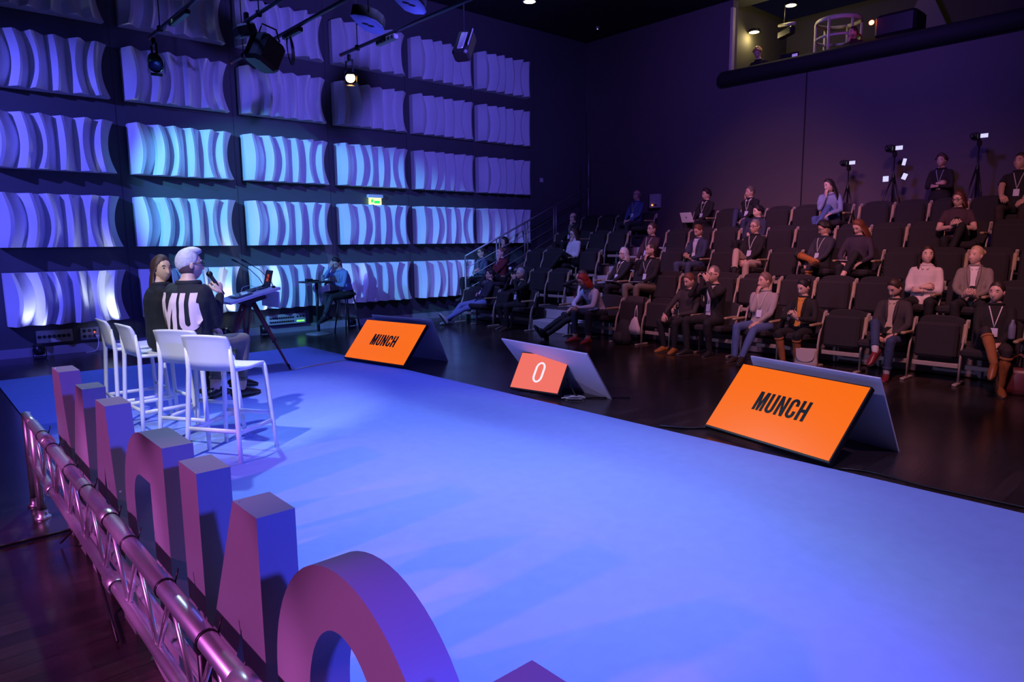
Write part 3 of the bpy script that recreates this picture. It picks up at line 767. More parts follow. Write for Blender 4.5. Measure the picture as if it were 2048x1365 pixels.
# ================================================================== PEOPLE
def ik(S, T, l1, l2, pole):
    S, T, pole = V3(S), V3(T), V3(pole); d = T-S; L = d.length
    if L > (l1+l2)*.995: d = d*((l1+l2)*.995/L); T = S+d; L = d.length
    L = max(L, abs(l1-l2)+.03)
    a = (l1*l1-l2*l2+L*L)/(2*L); h = math.sqrt(max(l1*l1-a*a, 0))
    u = d.normalized(); p = pole-u*pole.dot(u); p = p.normalized() if p.length > 1e-5 else u.orthogonal().normalized()
    return S+u*a+p*h, T

def head_point(az, el):
    """unit-ish head surface; az 0 = face, el = elevation, returns local point"""
    ca, sa, ce, se = math.cos(az), math.sin(az), math.cos(el), math.sin(el)
    x, y, z = .098*ce*ca, .076*ce*sa, .122*se
    zz = z/.122
    if zz < 0:
        y *= 1-.30*(-zz)**1.6
        if x < 0: x *= 1-.45*(-zz)**1.2
        else: x *= 1+.10*min(1, -zz*1.6)
    if x > 0:
        x = min(x, .088+.25*(x-.088)) if x > .088 else x
        fy = y
        n = math.exp(-(fy/.0145)**2)
        if -.038 < z < .028: x += .031*n*max(0, (.028-z)/.066)**.9 if z > -.030 else .014*n
        for s_ in (-1, 1):
            x -= .008*math.exp(-((fy-.031*s_)/.017)**2-((z-.018)/.012)**2)
            x += .004*math.exp(-((fy-.031*s_)/.02)**2-((z-.036)/.007)**2)
        x += .006*math.exp(-(fy/.02)**2-((z+.062)/.008)**2)
        x += .008*math.exp(-(fy/.022)**2-((z+.102)/.016)**2)
    return V3((x, y, z))

def build_head(mb, hc, R, skin_i, eye_i, white_i, lip_i, brow_i):
    NA, NE = 40, 26; V = []; F = []
    for j in range(NE+1):
        el = PI/2-PI*j/NE
        for k in range(NA):
            t = 2*PI*k/NA; az = t-.42*math.sin(t)          # denser around the face
            V.append(hc+R @ head_point(az, el))
    for j in range(NE):
        for k in range(NA):
            k2 = (k+1) % NA; F.append((j*NA+k, (j+1)*NA+k, (j+1)*NA+k2, j*NA+k2))
    mb.add(V, F, skin_i, True)
    for s_ in (-1, 1):
        mb.ell(hc+R @ V3((.0745, .031*s_, .016)), (.010, .0145, .009), 8, 6, white_i, R)
        mb.ell(hc+R @ V3((.0812, .030*s_, .016)), (.005, .0075, .0075), 8, 6, eye_i, R)
        mb.loft([hc+R @ V3((.084, .014*s_, .036)), hc+R @ V3((.086, .030*s_, .041)), hc+R @ V3((.074, .047*s_, .036))], [.004, .0052, .003], 5, mi=brow_i)
        mb.ell(hc+R @ V3((-.004, .075*s_, .0)), (.019, .009, .030), 8, 6, skin_i, R)
    mb.ell(hc+R @ V3((.0875, 0, -.060)), (.006, .021, .0055), 10, 6, lip_i, R)

def build_hair(hc, R, style, thick=.014):
    mb = MB(); NA = 40; NT = 9
    rows = []
    long_ = {'long': .30, 'bob': .13, 'shoulder': .22}.get(style, 0)
    for j in range(NT+1):
        row = []
        for k in range(NA):
            az = 2*PI*k/NA; c = math.cos(az); a = abs((az+PI) % (2*PI)-PI)
            if style == 'receding': lim = 62 if a < .9 else (20 if a < 1.7 else -28)
            elif style == 'ring': lim = -25
            else:
                if a < .75: lim = 47-8*(a/.75)
                elif a < 1.25: lim = 39-32*(a-.75)/.5
                elif a < 1.75: lim = 7-12*(a-1.25)/.5 if not long_ else -2-6*(a-1.25)/.5
                else: lim = -5-30*(a-1.75)/1.4 if not long_ else -8
                if long_ and a > 1.0 and a <= 1.25: lim = 20
            top = 90 if style != 'ring' else (22 if a > 1.0 else lim)
            if style == 'ring' and a < 1.2: lim = top = 15
            el = math.radians(top+(lim-top)*j/NT)
            p = head_point(az, el)
            d = p.normalized()
            th = thick*(1.05-(j/NT)**3*1.1) if not (long_ and a > 1.2) else thick
            th *= 1+.35*max(0, math.sin(el)) + .25*noise.noise(V3((p.x*30, p.y*30, p.z*12)))
            if style == 'curly': th = thick*(2.0+1.4*noise.noise(p*38)) if j < NT else 0
            row.append(p+d*th)
        rows.append(row)
    if long_:
        NL = 7
        base = rows[-1]
        for m in range(1, NL+1):
            row = []
            for k in range(NA):
                az = 2*PI*k/NA; a = abs((az+PI) % (2*PI)-PI); p0 = rows[NT][k]
                if a < (1.5 if style == 'long' else 1.15): row.append(base[k].copy()); continue
                f_ = m/NL
                ln = long_*(1 if a > 1.5 else .85)
                q = V3((p0.x*(1-.12*f_)-.012*f_+(.03*f_ if a < 1.8 else 0), p0.y*(1.06+.22*math.sin(f_*PI*.75)), p0.z-ln*f_))
                q += V3((noise.noise(V3((k*.7, f_*2, 1)))*.010, noise.noise(V3((k*.7, f_*2, 5)))*.008, 0))
                row.append(q)
            rows.append(row)
    V = [hc+R @ p for r in rows for p in r]; F = []
    for j in range(len(rows)-1):
        for k in range(NA):
            k2 = (k+1) % NA; F.append((j*NA+k, (j+1)*NA+k, (j+1)*NA+k2, j*NA+k2))
    mb.add(V, F, 0, True)
    if style == 'bun': mb.ell(hc+R @ V3((-.11, 0, .05)), (.045, .05, .045), 12, 8, 0, R)
    if style == 'tail': mb.loft([hc+R @ V3((-.10, 0, .02)), hc+R @ V3((-.13, 0, -.06)), hc+R @ V3((-.11, 0, -.2))], [.022, .026, .012], 8, round_ends=True)
    if style == 'quiff': mb.ell(hc+R @ V3((.03, 0, .115)), (.07, .062, .035), 12, 8, 0, R)
    return mb

def build_hand(mb, wrist, fdir, pnorm, side, curl, mi, seg=6):
    """wrist point, direction of the fingers, palm normal (towards the palm side); side +1 left"""
    f_ = V3(fdir).normalized(); n = V3(pnorm); n = (n-f_*n.dot(f_)).normalized(); s_ = n.cross(f_)*side   # thumb side
    w = V3(wrist)
    mb.loft([w-f_*.03, w+f_*.01, w+f_*.045, w+f_*.085], [(.026, .019), (.028, .016), (.039, .015), (.038, .012)], 8, lat=s_, mi=mi, round_ends=True)
    lens = (.072, .080, .074, .058)
    for i in range(4):
        off = s_*(.029-.0195*i); p = w+f_*(.085-.004*abs(i-1.2))+off; L = lens[i]; pts = [p-f_*.012]; a = curl*.35; d = f_.copy()
        for q, fr in enumerate((.45, .3, .25)):
            d = f_*math.cos(a)+n*math.sin(a)
            pts.append(pts[-1]+d*(L*fr+(.012 if q == 0 else 0))); a += curl*(.9 if q == 0 else .7)
        mb.loft(pts, [.0095, .009, .0082, .0068], seg, mi=mi, round_ends=True)
    b = w+f_*.028+s_*.026; d1 = (f_*.72+s_*.62+n*.35).normalized(); d2_ = (f_*.9+s_*.05+n*(.35+.3*curl)).normalized()
    mb.loft([b-d1*.01, b+d1*.035, b+d1*.035+d2_*.03, b+d1*.035+d2_*.055], [.013, .0115, .0098, .0075], seg, mi=mi, round_ends=True)

PEOPLE = []
def person(label, loc, yaw, top=(.02, .02, .025), bottom=(.03, .03, .04), shoe=(.02, .02, .02), skin=(.58, .36, .27), hair=(.03, .02, .015), style='short',
           lean=14, roll=0, twist=0, seat=.44, head=(0, 0, 0), hands=('lap', 'lap'), feet=None, scale=1.0, build=1.0, coat=1.0,
           short=False, shirt=None, lanyard=None, badge=False, glasses=False, skirt=False, boots=None, socks=None, tie=None, standing=False,
           thigh_col=None, vox=.016, headfwd=.0, collar=None, poles=None, cat_note=None, curls=(.9, .9), beard=None):
    """hands: (right, left); each a keyword or local point. Local frame: +x forward, +y left, origin on the floor under the hips."""
    S = scale
    root = thing('person', label, 'person', loc, math.radians(yaw))
    lr = math.radians(lean); rr_ = math.radians(roll)
    spine = V3((-math.sin(lr), math.sin(rr_), math.cos(lr)*math.cos(rr_))).normalized()
    Rt = Matrix.Rotation(math.radians(twist), 3, 'Z')
    lat = Rt @ V3((0, 1, 0)); lat = (lat-spine*lat.dot(spine)).normalized()
    pel = V3((0, 0, seat+.085)) if not standing else V3((0, 0, .93))
    def sp_(s): # slight forward curve towards the neck
        q = spine*s; fwdv = lat.cross(spine); return pel+q+fwdv*(.10*max(0, s-.25)*(1 if lean > 0 else 1.6))
    def pt(s, l, d=0): return sp_(s)+lat*l+lat.cross(spine)*d
    B = build
    secs = [(-.12, .095, .085), (-.07, .165, .125), (.03, .165, .128), (.14, .148, .118), (.25, .158, .122), (.36, .180, .120), (.44, .175, .100), (.495, .115, .075), (.53, .060, .058)]
    secs = [(s, a*B*coat if s < .48 else a, b*B*coat if s < .48 else b) for s, a, b in secs]
    tor = MB(); tor.loft([sp_(s) for s, a, b in secs], [(a, b) for s, a, b in secs], 18, lat=lat)
    neckb = sp_(.50); hr = [math.radians(a) for a in head]
    fwd_t = lat.cross(spine)
    hc = neckb+(spine*.55+V3((0, 0, .45))).normalized()*.148+V3((fwd_t.x, fwd_t.y, 0))*(.035+headfwd)
    RH = Matrix.Rotation(hr[0], 3, 'Z') @ Matrix.Rotation(hr[1], 3, 'Y') @ Matrix.Rotation(hr[2], 3, 'X')
    bones = []      # (p0, p1, r0, r1, kind)
    tor.loft([neckb-spine*.03, neckb+(hc-neckb)*.75], [.058, .053], 10, round_ends=True)
    bones.append((neckb+spine*.035, hc, .055, .06, 'skin'))
    bones.append((pel-spine*.02, sp_(.42), .14*B*coat, .15*B*coat, 'top'))
    bones.append((sp_(.42)+lat*.1, sp_(.42)-lat*.1, .09, .09, 'top'))
    # arms: index 0 right (-lat), 1 left
    wr = []
    for i, sg in enumerate((-1, 1)):
        sh = pt(.435, .178*sg*B)
        h = hands[i]
        pole = V3((-.35, sg*.8, -.8)); fdir = None; pn = None
        if isinstance(h, str):
            if h == 'lap': T = pt(0, 0)+V3((.27, .045*sg, .075))
            elif h == 'lapflat': T = pt(0, 0)+V3((.30, .12*sg, .085))
            elif h == 'knee': T = pt(0, 0)+V3((.42, .13*sg, .10))
            elif h == 'chin': T = hc+RH @ V3((.115, .018*sg, -.165)); fdir = RH @ V3((-.15, -.25*sg, 1)); pn = RH @ V3((-1, 0, -.1)); pole = V3((.2, sg*.35, -1))
            elif h == 'cheek': T = hc+RH @ V3((.045, .085*sg, -.135)); fdir = RH @ V3((.05, -.05*sg, 1)); pn = RH @ V3((-.1, -sg, 0)); pole = V3((.3, sg*.5, -1))
            elif h == 'forehead': T = hc+RH @ V3((.10, .09*sg, -.02)); fdir = RH @ V3((-.2, -.5*sg, 1)); pn = RH @ V3((-1, -.4*sg, 0)); pole = V3((.3, sg*.6, -1))
            elif h == 'phone': T = pt(.20, .06*sg, 0)+V3((.30, 0, .02)); fdir = V3((.5, -sg*.5, .6)); pn = V3((-.3, -sg*.6, .8)); pole = V3((-.2, sg*.8, -.9))
            elif h == 'phonelow': T = pt(.10, .055*sg, 0)+V3((.30, 0, .03)); fdir = V3((.6, -sg*.5, .4)); pn = V3((-.2, -sg*.6, .8))
            elif h == 'camera': T = hc+RH @ V3((.215, .085*sg, -.075)); fdir = RH @ V3((.25, -.25*sg, 1)); pn = RH @ V3((-.5, -sg*.8, 0)); pole = V3((.25, sg*.55, -1))
            elif h == 'crossed': T = pt(.20, -.02*sg, 0)+V3((.20, 0, -.025*sg)); fdir = lat*-sg+V3((-.25, 0, .1)); pn = V3((-1, 0, -.2)); pole = V3((-.1, sg*.7, -.9))
            elif h == 'rest': T = pt(.02, 0)+V3((.22, .27*sg, .15)); fdir = V3((1, 0, -.15)); pn = V3((0, 0, -1)); pole = V3((-.8, sg*.5, -.3))
            elif h == 'clasp': T = pt(0, 0)+V3((.50, .030*sg, .12)); fdir = V3((.7, -sg*.5, -.3)); pn = V3((-.3, -sg, 0)); pole = V3((-.1, sg*.9, -.4))
            elif h == 'hang': T = pt(-.08, .24*sg)+V3((.05, 0, 0)); fdir = V3((.1, 0, -1)); pn = V3((0, -sg, 0)); pole = V3((-1, 0, 0))
        else:
            T = V3(h[0] if isinstance(h[0], (tuple, list, Vector)) else h)
            if isinstance(h[0], (tuple, list, Vector)) and len(h) > 1:
                fdir = V3(h[1]); pn = V3(h[2])
                if len(h) > 3: pole = V3(h[3])
        el, T = ik(sh, T, .285, .255, pole)
        k_ = coat
        tor.loft([sh-lat*sg*.03, sh.lerp(el, .5), el], [.060*k_*B, .050*k_, .043*k_], 10, round_ends=True)
        tor.loft([el, el.lerp(T, .4), T-(T-el).normalized()*.02], [.043*k_, .041*k_, .030*min(k_, 1.1)], 10, round_ends=True)
        bones.append((sh, el, .055*k_, .045*k_, 'top' if not short else 'sleeve'))
        bones.append((el, T, .044*k_, .03, 'top' if not short else 'skin'))
        if fdir is None: fdir = (T-el).normalized()*.9+V3((.1, -.35*sg, -.25))
        if pn is None: pn = V3((0, -.3*sg, -1))
        wr.append((T, fdir, pn, sg))
    # legs
    ank = []
    if feet is None: feet = ((.43, -.11, 0), (.43, .11, 0))
    if isinstance(feet, str):
        k2 = feet
        if k2 == 'cross_r': feet = ((.60, .02, .30, 50), (.40, .10, 0))
        elif k2 == 'cross_l': feet = ((.40, -.10, 0), (.60, -.02, .30, 50))
        elif k2 == 'figure4_r': feet = ((.40, .26, .50, 100), (.42, .13, 0))
        elif k2 == 'figure4_l': feet = ((.42, -.13, 0), (.40, -.26, .50, -100))
        elif k2 == 'stretch': feet = ((.82, -.08, .02, 0), (.88, .06, .04, 0))
    for i, sg in enumerate((-1, 1)):
        hip = pel+V3((0.0, .092*sg*B, -.01)); ft = feet[i]
        A = V3((ft[0], ft[1], ft[2]+.085))
        pole = V3((.4, .12*sg, 1)) if not standing else V3((1, .1*sg, 0))
        if len(ft) > 3 and abs(ft[3]) >= 100: pole = V3((.3, sg*1.0, .5))
        if len(ft) > 4: pole = V3(ft[4])
        kn, A = ik(hip, A, .435, .42, pole)
        tor.loft([hip, hip.lerp(kn, .5), kn], [.098*B, .080*B, .060], 12, round_ends=True)
        tor.loft([kn, kn.lerp(A, .35), A], [.058, .058, .042], 12, round_ends=True)
        lo = 'bottom'
        bones.append((hip, kn, .09, .06, 'bottom' if not skirt else 'skirt'))
        bones.append((kn, A, .057, .042, 'calf'))
        ank.append((A, kn, ft, sg))
    # ---- one continuous body surface
    me = tor.mesh('tmp', M_BLACK)
    bo = bpy.data.objects.new('tmp', me); C.objects.link(bo)
    rm = bo.modifiers.new('r', 'REMESH'); rm.mode = 'VOXEL'; rm.voxel_size = vox
    sm_ = bo.modifiers.new('s', 'SMOOTH'); sm_.factor = .5; sm_.iterations = 4
    ev = bpy.data.meshes.new_from_object(bo.evaluated_get(bpy.context.evaluated_depsgraph_get()))
    bpy.data.objects.remove(bo); bpy.data.meshes.remove(me)
    nv = len(ev.vertices); co = np.empty(nv*3); ev.vertices.foreach_get('co', co); co = co.reshape(-1, 3)
    nf = len(ev.polygons); fc = np.empty(nf*3); ev.polygons.foreach_get('center', fc); fc = fc.reshape(-1, 3)
    best = np.full(nf, 1e9); kind = np.zeros(nf, int); KN = ['skin', 'top', 'sleeve', 'bottom', 'skirt', 'calf']; tt = np.zeros(nf)
    for (p0, p1, ra, rb, kd) in bones:
        p0 = np.array(p0); d = np.array(p1)-p0; t = np.clip(((fc-p0) @ d)/(d @ d), 0, 1)
        ds = np.linalg.norm(fc-p0-t[:, None]*d, axis=1)-(ra+(rb-ra)*t)
        mk = ds < best; best[mk] = ds[mk]; kind[mk] = KN.index(kd); tt[mk] = t[mk]
    axs = (fc-np.array(pel)) @ np.array(spine); rad_ = np.linalg.norm(fc-np.array(pel)-axs[:, None]*np.array(spine)-np.array(fwd_t)*.02, axis=1)
    nk = (axs > .512) & (rad_ < .12); kind[nk] = 0
    # 0 skin 1 top 2 bottom 3 lower leg accent
    mi = np.zeros(nf, int)
    mi[kind == 1] = 1; mi[(kind == 2) & (tt < .62)] = 1; mi[(kind == 3)] = 2; mi[kind == 4] = 2; mi[kind == 5] = 2
    if skirt: mi[(kind == 5)] = 3
    if boots: mi[(kind == 5) & (tt > .18)] = 3
    elif socks: mi[(kind == 5) & (tt > .80)] = 3
    cm = [mat('skin_%02x%02x%02x' % tuple(int(255*c) for c in skin), skin, .5, var=.05, bscale=20), cloth(top), cloth(bottom), cloth(boots or socks or skin),
          mat('eye_dark', (.01, .008, .006), .2), mat('eye_white', (.42, .38, .36), .3), mat('lip', (.36, .12, .10), .5), cloth(hair), cloth(collar or top)]
    # small cloth folds
    nrm = np.empty(nv*3); ev.vertices.foreach_get('normal', nrm); nrm = nrm.reshape(-1, 3)
    sd = random.random()*50
    for i in range(nv):
        p = co[i]; q = noise.noise(V3((p[0]*9+sd, p[1]*9, p[2]*7)))*.006+noise.noise(V3((p[0]*22, p[1]*22+sd, p[2]*16)))*.003
        co[i] += nrm[i]*q
    mb = MB(); mb.v = [tuple(c) for c in co]
    for p in ev.polygons: mb.f.append(tuple(p.vertices))
    mb.m = [int(a) for a in mi]; mb.sm = [True]*nf
    bvh = BVHTree.FromPolygons([V3(c) for c in co], [tuple(p.vertices) for p in ev.polygons])
    bpy.data.meshes.remove(ev)
    build_head(mb, hc, RH, 0, 4, 5, 6, 7)
    for (T, fdir, pn, sg), cu in zip(wr, curls): build_hand(mb, T, fdir, pn, sg, cu, 0)
    body = mb.build('body', cm, root)
    # ---- hair
    if style != 'bald':
        h = build_hair(hc, RH, style).build('hair', mat('hair_%02x%02x%02x' % tuple(int(255*c) for c in hair), hair, .55, bump=.6, bscale=45, var=.3), root)
    if beard:
        bd = MB(); Vb = []; Fb = []
        for j in range(6):
            for k in range(17):
                az = -1.35+2.7*k/16; el = math.radians(-16-70*j/5 if abs(az) > .45 else -38-48*j/5)
                p = head_point(az, el); Vb.append(hc+RH @ (p*1.04))
        for j in range(5):
            for k in range(16): a = j*17+k; Fb.append((a, a+1, a+18, a+17))
        bd.add(Vb, Fb, 0, True); bd.build('beard', mat('beard_%02x' % int(255*beard[0]), tuple(b_*.6+s_*.30 for b_, s_ in zip(beard, skin)), .7, var=.3, bscale=60), root)
    # ---- neckband, cuffs and boot tops
    nb = neckb+fwd_t*.012; ring = [nb+lat*(.080+.06*(coat-1))*math.cos(a)+fwd_t*(.064+.05*(coat-1))*math.sin(a)+spine*(.010-.006*max(0, math.sin(a))-.02*(coat-1)) for a in np.linspace(0, 2*PI, 21)]
    MB().loft(ring, [(.016+.05*(coat-1), .011+.03*(coat-1))]*21, 8, lat=spine).build('neckband', cm[1], root)
    def cuff(p, d, r, nm, m, h=.012):
        d = d.normalized(); a_ = d.orthogonal().normalized(); b_ = d.cross(a_)
        MB().loft([p+a_*r*math.cos(t)+b_*r*math.sin(t) for t in np.linspace(0, 2*PI, 15)], [(h, .005)]*15, 6, lat=d).build(nm, m, root)
    for (p0, p1, ra, rb, kd) in bones:
        if kd == 'sleeve': cuff(p0.lerp(p1, .62), p1-p0, .050*coat, 'sleeve_hem', cm[1])
        if kd == 'calf' and boots: cuff(p0.lerp(p1, .18), p1-p0, .060, 'boot_top', cm[3], .016)
        if kd == 'calf' and socks: cuff(p0.lerp(p1, .80), p1-p0, .050, 'trouser_hem', cm[2], .016)
        if kd == 'calf' and skirt and not socks: cuff(p0.lerp(p1, .04), p1-p0, .064, 'hem', cm[2], .016)
    # ---- shoes
    for (A, kn, ft, sg) in ank:
        pitch = ft[3] if len(ft) > 3 and abs(ft[3]) < 100 else 0
        d = V3((1, .18*sg, 0)).normalized()
        if len(ft) > 3 and abs(ft[3]) >= 100: d = V3((.55, -.15*sg, .1)).normalized()
        if pitch: d = (d*math.cos(math.radians(pitch*.6))+V3((0, 0, -1))*math.sin(math.radians(pitch*.6))).normalized()
        if ft[0] > .75: d = (d*.55+V3((0, 0, .8))).normalized()
        sdv = V3((0, 0, 1)).cross(d).normalized(); up = d.cross(sdv)
        b0 = A-up*.045
        sh_ = MB()
        sh_.loft([b0-d*.075, b0-d*.05, b0+d*.02+up*.012, b0+d*.09-up*.006, b0+d*.15-up*.016, b0+d*.19-up*.022], [(.030, .030), (.037, .045), (.040, .055), (.044, .040), (.042, .028), (.022, .018)], 10, lat=sdv, round_ends=True)
        sh_.loft([b0-d*.08-up*.038, b0-d*.04-up*.038, b0+d*.09-up*.040, b0+d*.16-up*.040, b0+d*.20-up*.038], [(.028, .012), (.038, .013), (.044, .012), (.042, .012), (.02, .010)], 10, lat=sdv, mi=1)
        sh_.build('shoe', [mat('leather_%02x%02x%02x' % tuple(int(255*c) for c in shoe), shoe, .4, var=.1, bscale=30), mat('shoe_sole', (.05, .045, .045), .7)], root)
    # ---- things worn on the chest, laid on the body surface
    def surf(l, s, off=.006, back=False):
        o_ = pt(s, l); d = fwd_t*(-1 if back else 1)
        hit = bvh.ray_cast(o_, d)
        if hit[0] is None: return o_+d*.12
        dist = min((hit[0]-o_).length, .17*B*coat)
        return o_+d*(dist+off)
    def patch(rows_, nm, m, off=.006, back=False, nx=5):
        P = MB(); V = []; F = []
        for (s, l0, l1) in rows_:
            for k in range(nx): V.append(surf(l0+(l1-l0)*k/(nx-1), s, off, back))
        for j in range(len(rows_)-1):
            for k in range(nx-1): a = j*nx+k; F.append((a, a+1, a+nx+1, a+nx))
        P.add(V, F, 0, True); return P.build(nm, m, root)
    if shirt:
        patch([(.49, -.045, .045), (.45, -.05, .05), (.38, -.045, .045), (.30, -.038, .038), (.22, -.034, .034), (.12, -.04, .04), (.06, -.045, .045)], 'shirt_front', cloth(shirt))
        for s_ in (-1, 1): MB().loft([neckb+lat*.062*s_+spine*.02-fwd_t*.02, neckb+lat*.05*s_+fwd_t*.045+spine*.005, surf(.02*s_, .44, .012)], [(.012, .022), (.012, .024), (.006, .010)], 6, lat=spine).build('collar', cloth(shirt), root)
        for s_ in (-1, 1):
            MB().loft([surf(.062*s_, .48, .010), surf(.060*s_, .40, .012), surf(.046*s_, .28, .012), surf(.038*s_, .18, .010)], [(.014, .005), (.022, .005), (.018, .005), (.006, .004)], 6, lat=lat).build('lapel', cloth(top), root)
    if collar:
        for s_ in (-1, 1): MB().loft([neckb+lat*.062*s_+spine*.015-fwd_t*.02, neckb+lat*.05*s_+fwd_t*.045+spine*.0, surf(.025*s_, .43, .012)], [(.012, .020), (.012, .024), (.006, .012)], 6, lat=spine).build('collar', cloth(collar), root)
    if lanyard:
        L = MB()
        for s_ in (-1, 1):
            P_ = [neckb+lat*.066*s_+spine*.012]+[surf(.062*s_*(1-q), .47-.25*q, .010) for q in (0, .25, .5, .75, 1)]
            L.loft(P_, [(.0065, .002)]*len(P_), 4, lat=lat)
        ly = L.build('lanyard', cloth(lanyard), root)
        c = surf(0, .16, .016); MB().bbox(c, (.012, .075, .105), .004, rot=Matrix.Rotation(-lr, 3, 'Y')).build('badge_card', mat('badge_card', (.55, .6, .75), .4), root)
    if glasses:
        g = MB()
        for s_ in (-1, 1):
            c = hc+RH @ V3((.098, .033*s_, .015))
            ring = [c+RH @ V3((0, .024*math.cos(t), .019*math.sin(t))) for t in np.linspace(0, 2*PI, 13)]
            g.loft(ring, [.0028]*13, 5)
            g.loft([hc+RH @ V3((.097, .056*s_, .020)), hc+RH @ V3((.02, .080*s_, .018)), hc+RH @ V3((-.02, .078*s_, .005))], [.0028]*3, 5)
        g.loft([hc+RH @ V3((.1, -.01, .018)), hc+RH @ V3((.1, .01, .018))], [.0028]*2, 5)
        g.build('glasses', M_BLKPL, root)
    Mw = Matrix.Translation(V3(loc)) @ Matrix.Rotation(math.radians(yaw), 4, 'Z') @ Matrix.Scale(S, 4)
    root.scale = (S, S, S)
    info = dict(root=root, hc=Mw @ hc, RH=Matrix.Rotation(math.radians(yaw), 3, 'Z') @ RH, wr=[Mw @ w[0] for w in wr], fd=[(Matrix.Rotation(math.radians(yaw), 3, 'Z') @ V3(w[1])).normalized() for w in wr],
                surf=surf, patch=patch, pt=pt, Mw=Mw, neckb=neckb, lat=lat, spine=spine, fwd=fwd_t, hcl=hc, RHl=RH)
    PEOPLE.append(info)
    return info
BLK = (.010, .0095, .012); NAVY = (.03, .04, .09); JEAN = (.07, .12, .30); SK = (.60, .37, .28); SKL = (.66, .44, .35)
WHT = (.62, .60, .60); GRY = (.20, .19, .19); BEI = (.42, .33, .24); BRN = (.22, .09, .035)
def aud(k, v, label, du=.10, dz=0, **kw):
    kw.setdefault('seat', .40); kw.setdefault('lean', 20); kw.setdefault('scale', .97)
    kw.setdefault('head', (-18, 0, 0))
    yaw = 180+kw.pop('turn', -4)
    return person(label, (SEATU[k]+du, v, RISE*k+dz), yaw, **kw)
def handheld(nm, label, cat, info, size, screen=None, up=.05, both=True, fwd=.05, face=None):
    a, b = info['wr']
    c = (a+b)/2 if both is True else info['wr'][0 if both == 'r' else 1]
    RH = info['RH']; f_ = RH @ V3((1, 0, 0)); f_.z = 0; f_.normalize()
    t = thing(nm, label, cat, c+f_*fwd+V3((0, 0, up)), math.atan2(f_.y, f_.x))
    rot = Matrix.Rotation(math.radians(face or 0), 3, 'Y')
    MB().bbox((0, 0, 0), size, .004, rot=rot).build('body', M_BLKPL, t)
    if screen: MB().box(rot @ V3((-size[0]/2-.001, 0, 0)), (.002, size[1]*.9, size[2]*.88), rot=rot).build('screen', screen, t)
    return t
SCR = mat('phone_screen', (.1, .1, .15), .3, emit=(.45, .6, 1.0), estr=.9)
SCRP = mat('preview_screen', (.1, .1, .15), .3, emit=(.62, .60, 1.0), estr=1.1)

# ---- on the stage
wj = person('woman in a dark jacket with long brown hair sitting on a white stool', (1.80, 6.90, .012), -8, top=(.008, .010, .018), bottom=(.012, .012, .016), shoe=(.012, .012, .012), hair=(.055, .025, .018), style='long',
            seat=.80, lean=3, head=(-62, 4, 0), hands=(((.34, -.06, .93), (.8, .4, -.3), (0, .2, -1)), ((.34, .05, .93), (.8, -.4, -.3), (0, -.2, -1))), feet=((.36, -.12, .30), (.62, -.16, .36, 10)), scale=.97, coat=1.2, vox=.012, skin=SKL, lanyard=(.5, .55, .8), boots=(.015, .012, .014), build=.95)
sw = person('grey haired person in a printed dark sweatshirt speaking into a microphone', (1.83, 6.19, .012), 30, top=(.008, .009, .017), bottom=(.16, .14, .13), shoe=(.015, .015, .017), hair=(.50, .50, .56), style='quiff',
            seat=.72, lean=2, head=(-30, 2, 0), hands=(((.225, -.125, 1.215), (-.05, .22, 1), (.2, .9, .1), (-.25, -.05, -1)), ((.30, .10, .92), (.8, -.3, -.3), (0, -.2, -1))), feet=((.40, -.12, .30), (.34, .10, .30)), scale=1.055, coat=1.20, build=1.0, vox=.012, skin=SKL, glasses=True, socks=SKL, lanyard=(.7, .6, .65), curls=(1.5, .8))
# dark undercut below the grey crown
R_ = sw['RHl']; h0 = sw['hcl']
uc = MB(); Vu = []; Fu = []
for j in range(8):
    for k in range(25):
        az = 1.45+(2*PI-2.9)*k/24; el = math.radians(6-40*j/7); p = head_point(az, el); Vu.append(h0+R_ @ (p*(1.035 if j < 7 else .99)))
for j in range(7):
    for k in range(24): a = j*25+k; Fu.append((a, a+1, a+26, a+25))
uc.add(Vu, Fu, 0, True); uc.build('undercut_hair', mat('undercut', (.10, .06, .07), .6, var=.3, bscale=60), sw['root'])
# print across the back
def inside(x, y, poly):
    r = False; n = len(poly)
    for i in range(n):
        (x1, y1), (x2, y2) = poly[i], poly[(i+1) % n]
        if (y1 > y) != (y2 > y) and x < (x2-x1)*(y-y1)/(y2-y1)+x1: r = not r
    return r
def back_print(ch, w_, l0, wid, s0, s1, bend=0.0, s=.17):
    gl = glyph(ch, w_, s)[0]; cell = .003; P = MB(); nx = int(wid/cell); ns = int(abs(s1-s0)/cell); idx = {}
    def vtx(i, j):
        if (i, j) not in idx:
            q = j/ns; l = l0-i*cell-bend*(1-q)**2*(1 if ch == 'M' else -.4); sv = s0+(s1-s0)*q
            idx[(i, j)] = len(P.v); P.v.append(tuple(sw['surf'](l, sv, .008, True)))
        return idx[(i, j)]
    for i in range(nx):
        for j in range(ns):
            if inside((i+.5)/nx*w_, (j+.5)/ns, gl):
                f_ = (vtx(i, j), vtx(i+1, j), vtx(i+1, j+1), vtx(i, j+1)); P.f.append(f_); P.m.append(0); P.sm.append(True)
    P.build('back_print', mat('pale_pink_print', (.80, .62, .66), .7), sw['root'])
back_print('M', .78, .175, .20, .15, .44, s=.17)
back_print('U', .52, -.045, .125, .14, .44, s=.19)
back_print('M', .78, .175, .17, .135, -.07, s=.17)
pa = MB(); Vp = []          # letter fragment on the right sleeve
for q in range(5):
    for r in range(4): Vp.append(sw['surf'](-.145-.012*r, .38-.045*q-.008*r, .012, True))
pa.add(Vp, [(i*4+j, i*4+j+1, i*4+j+5, i*4+j+4) for i in range(4) for j in range(3)], 0, True); pa.build('back_print', MATS['pale_pink_print'], sw['root'])
mcp = sw['wr'][0]; mt = thing('handheld_microphone', 'black handheld microphone raised to the speaker mouth', 'microphone', mcp)
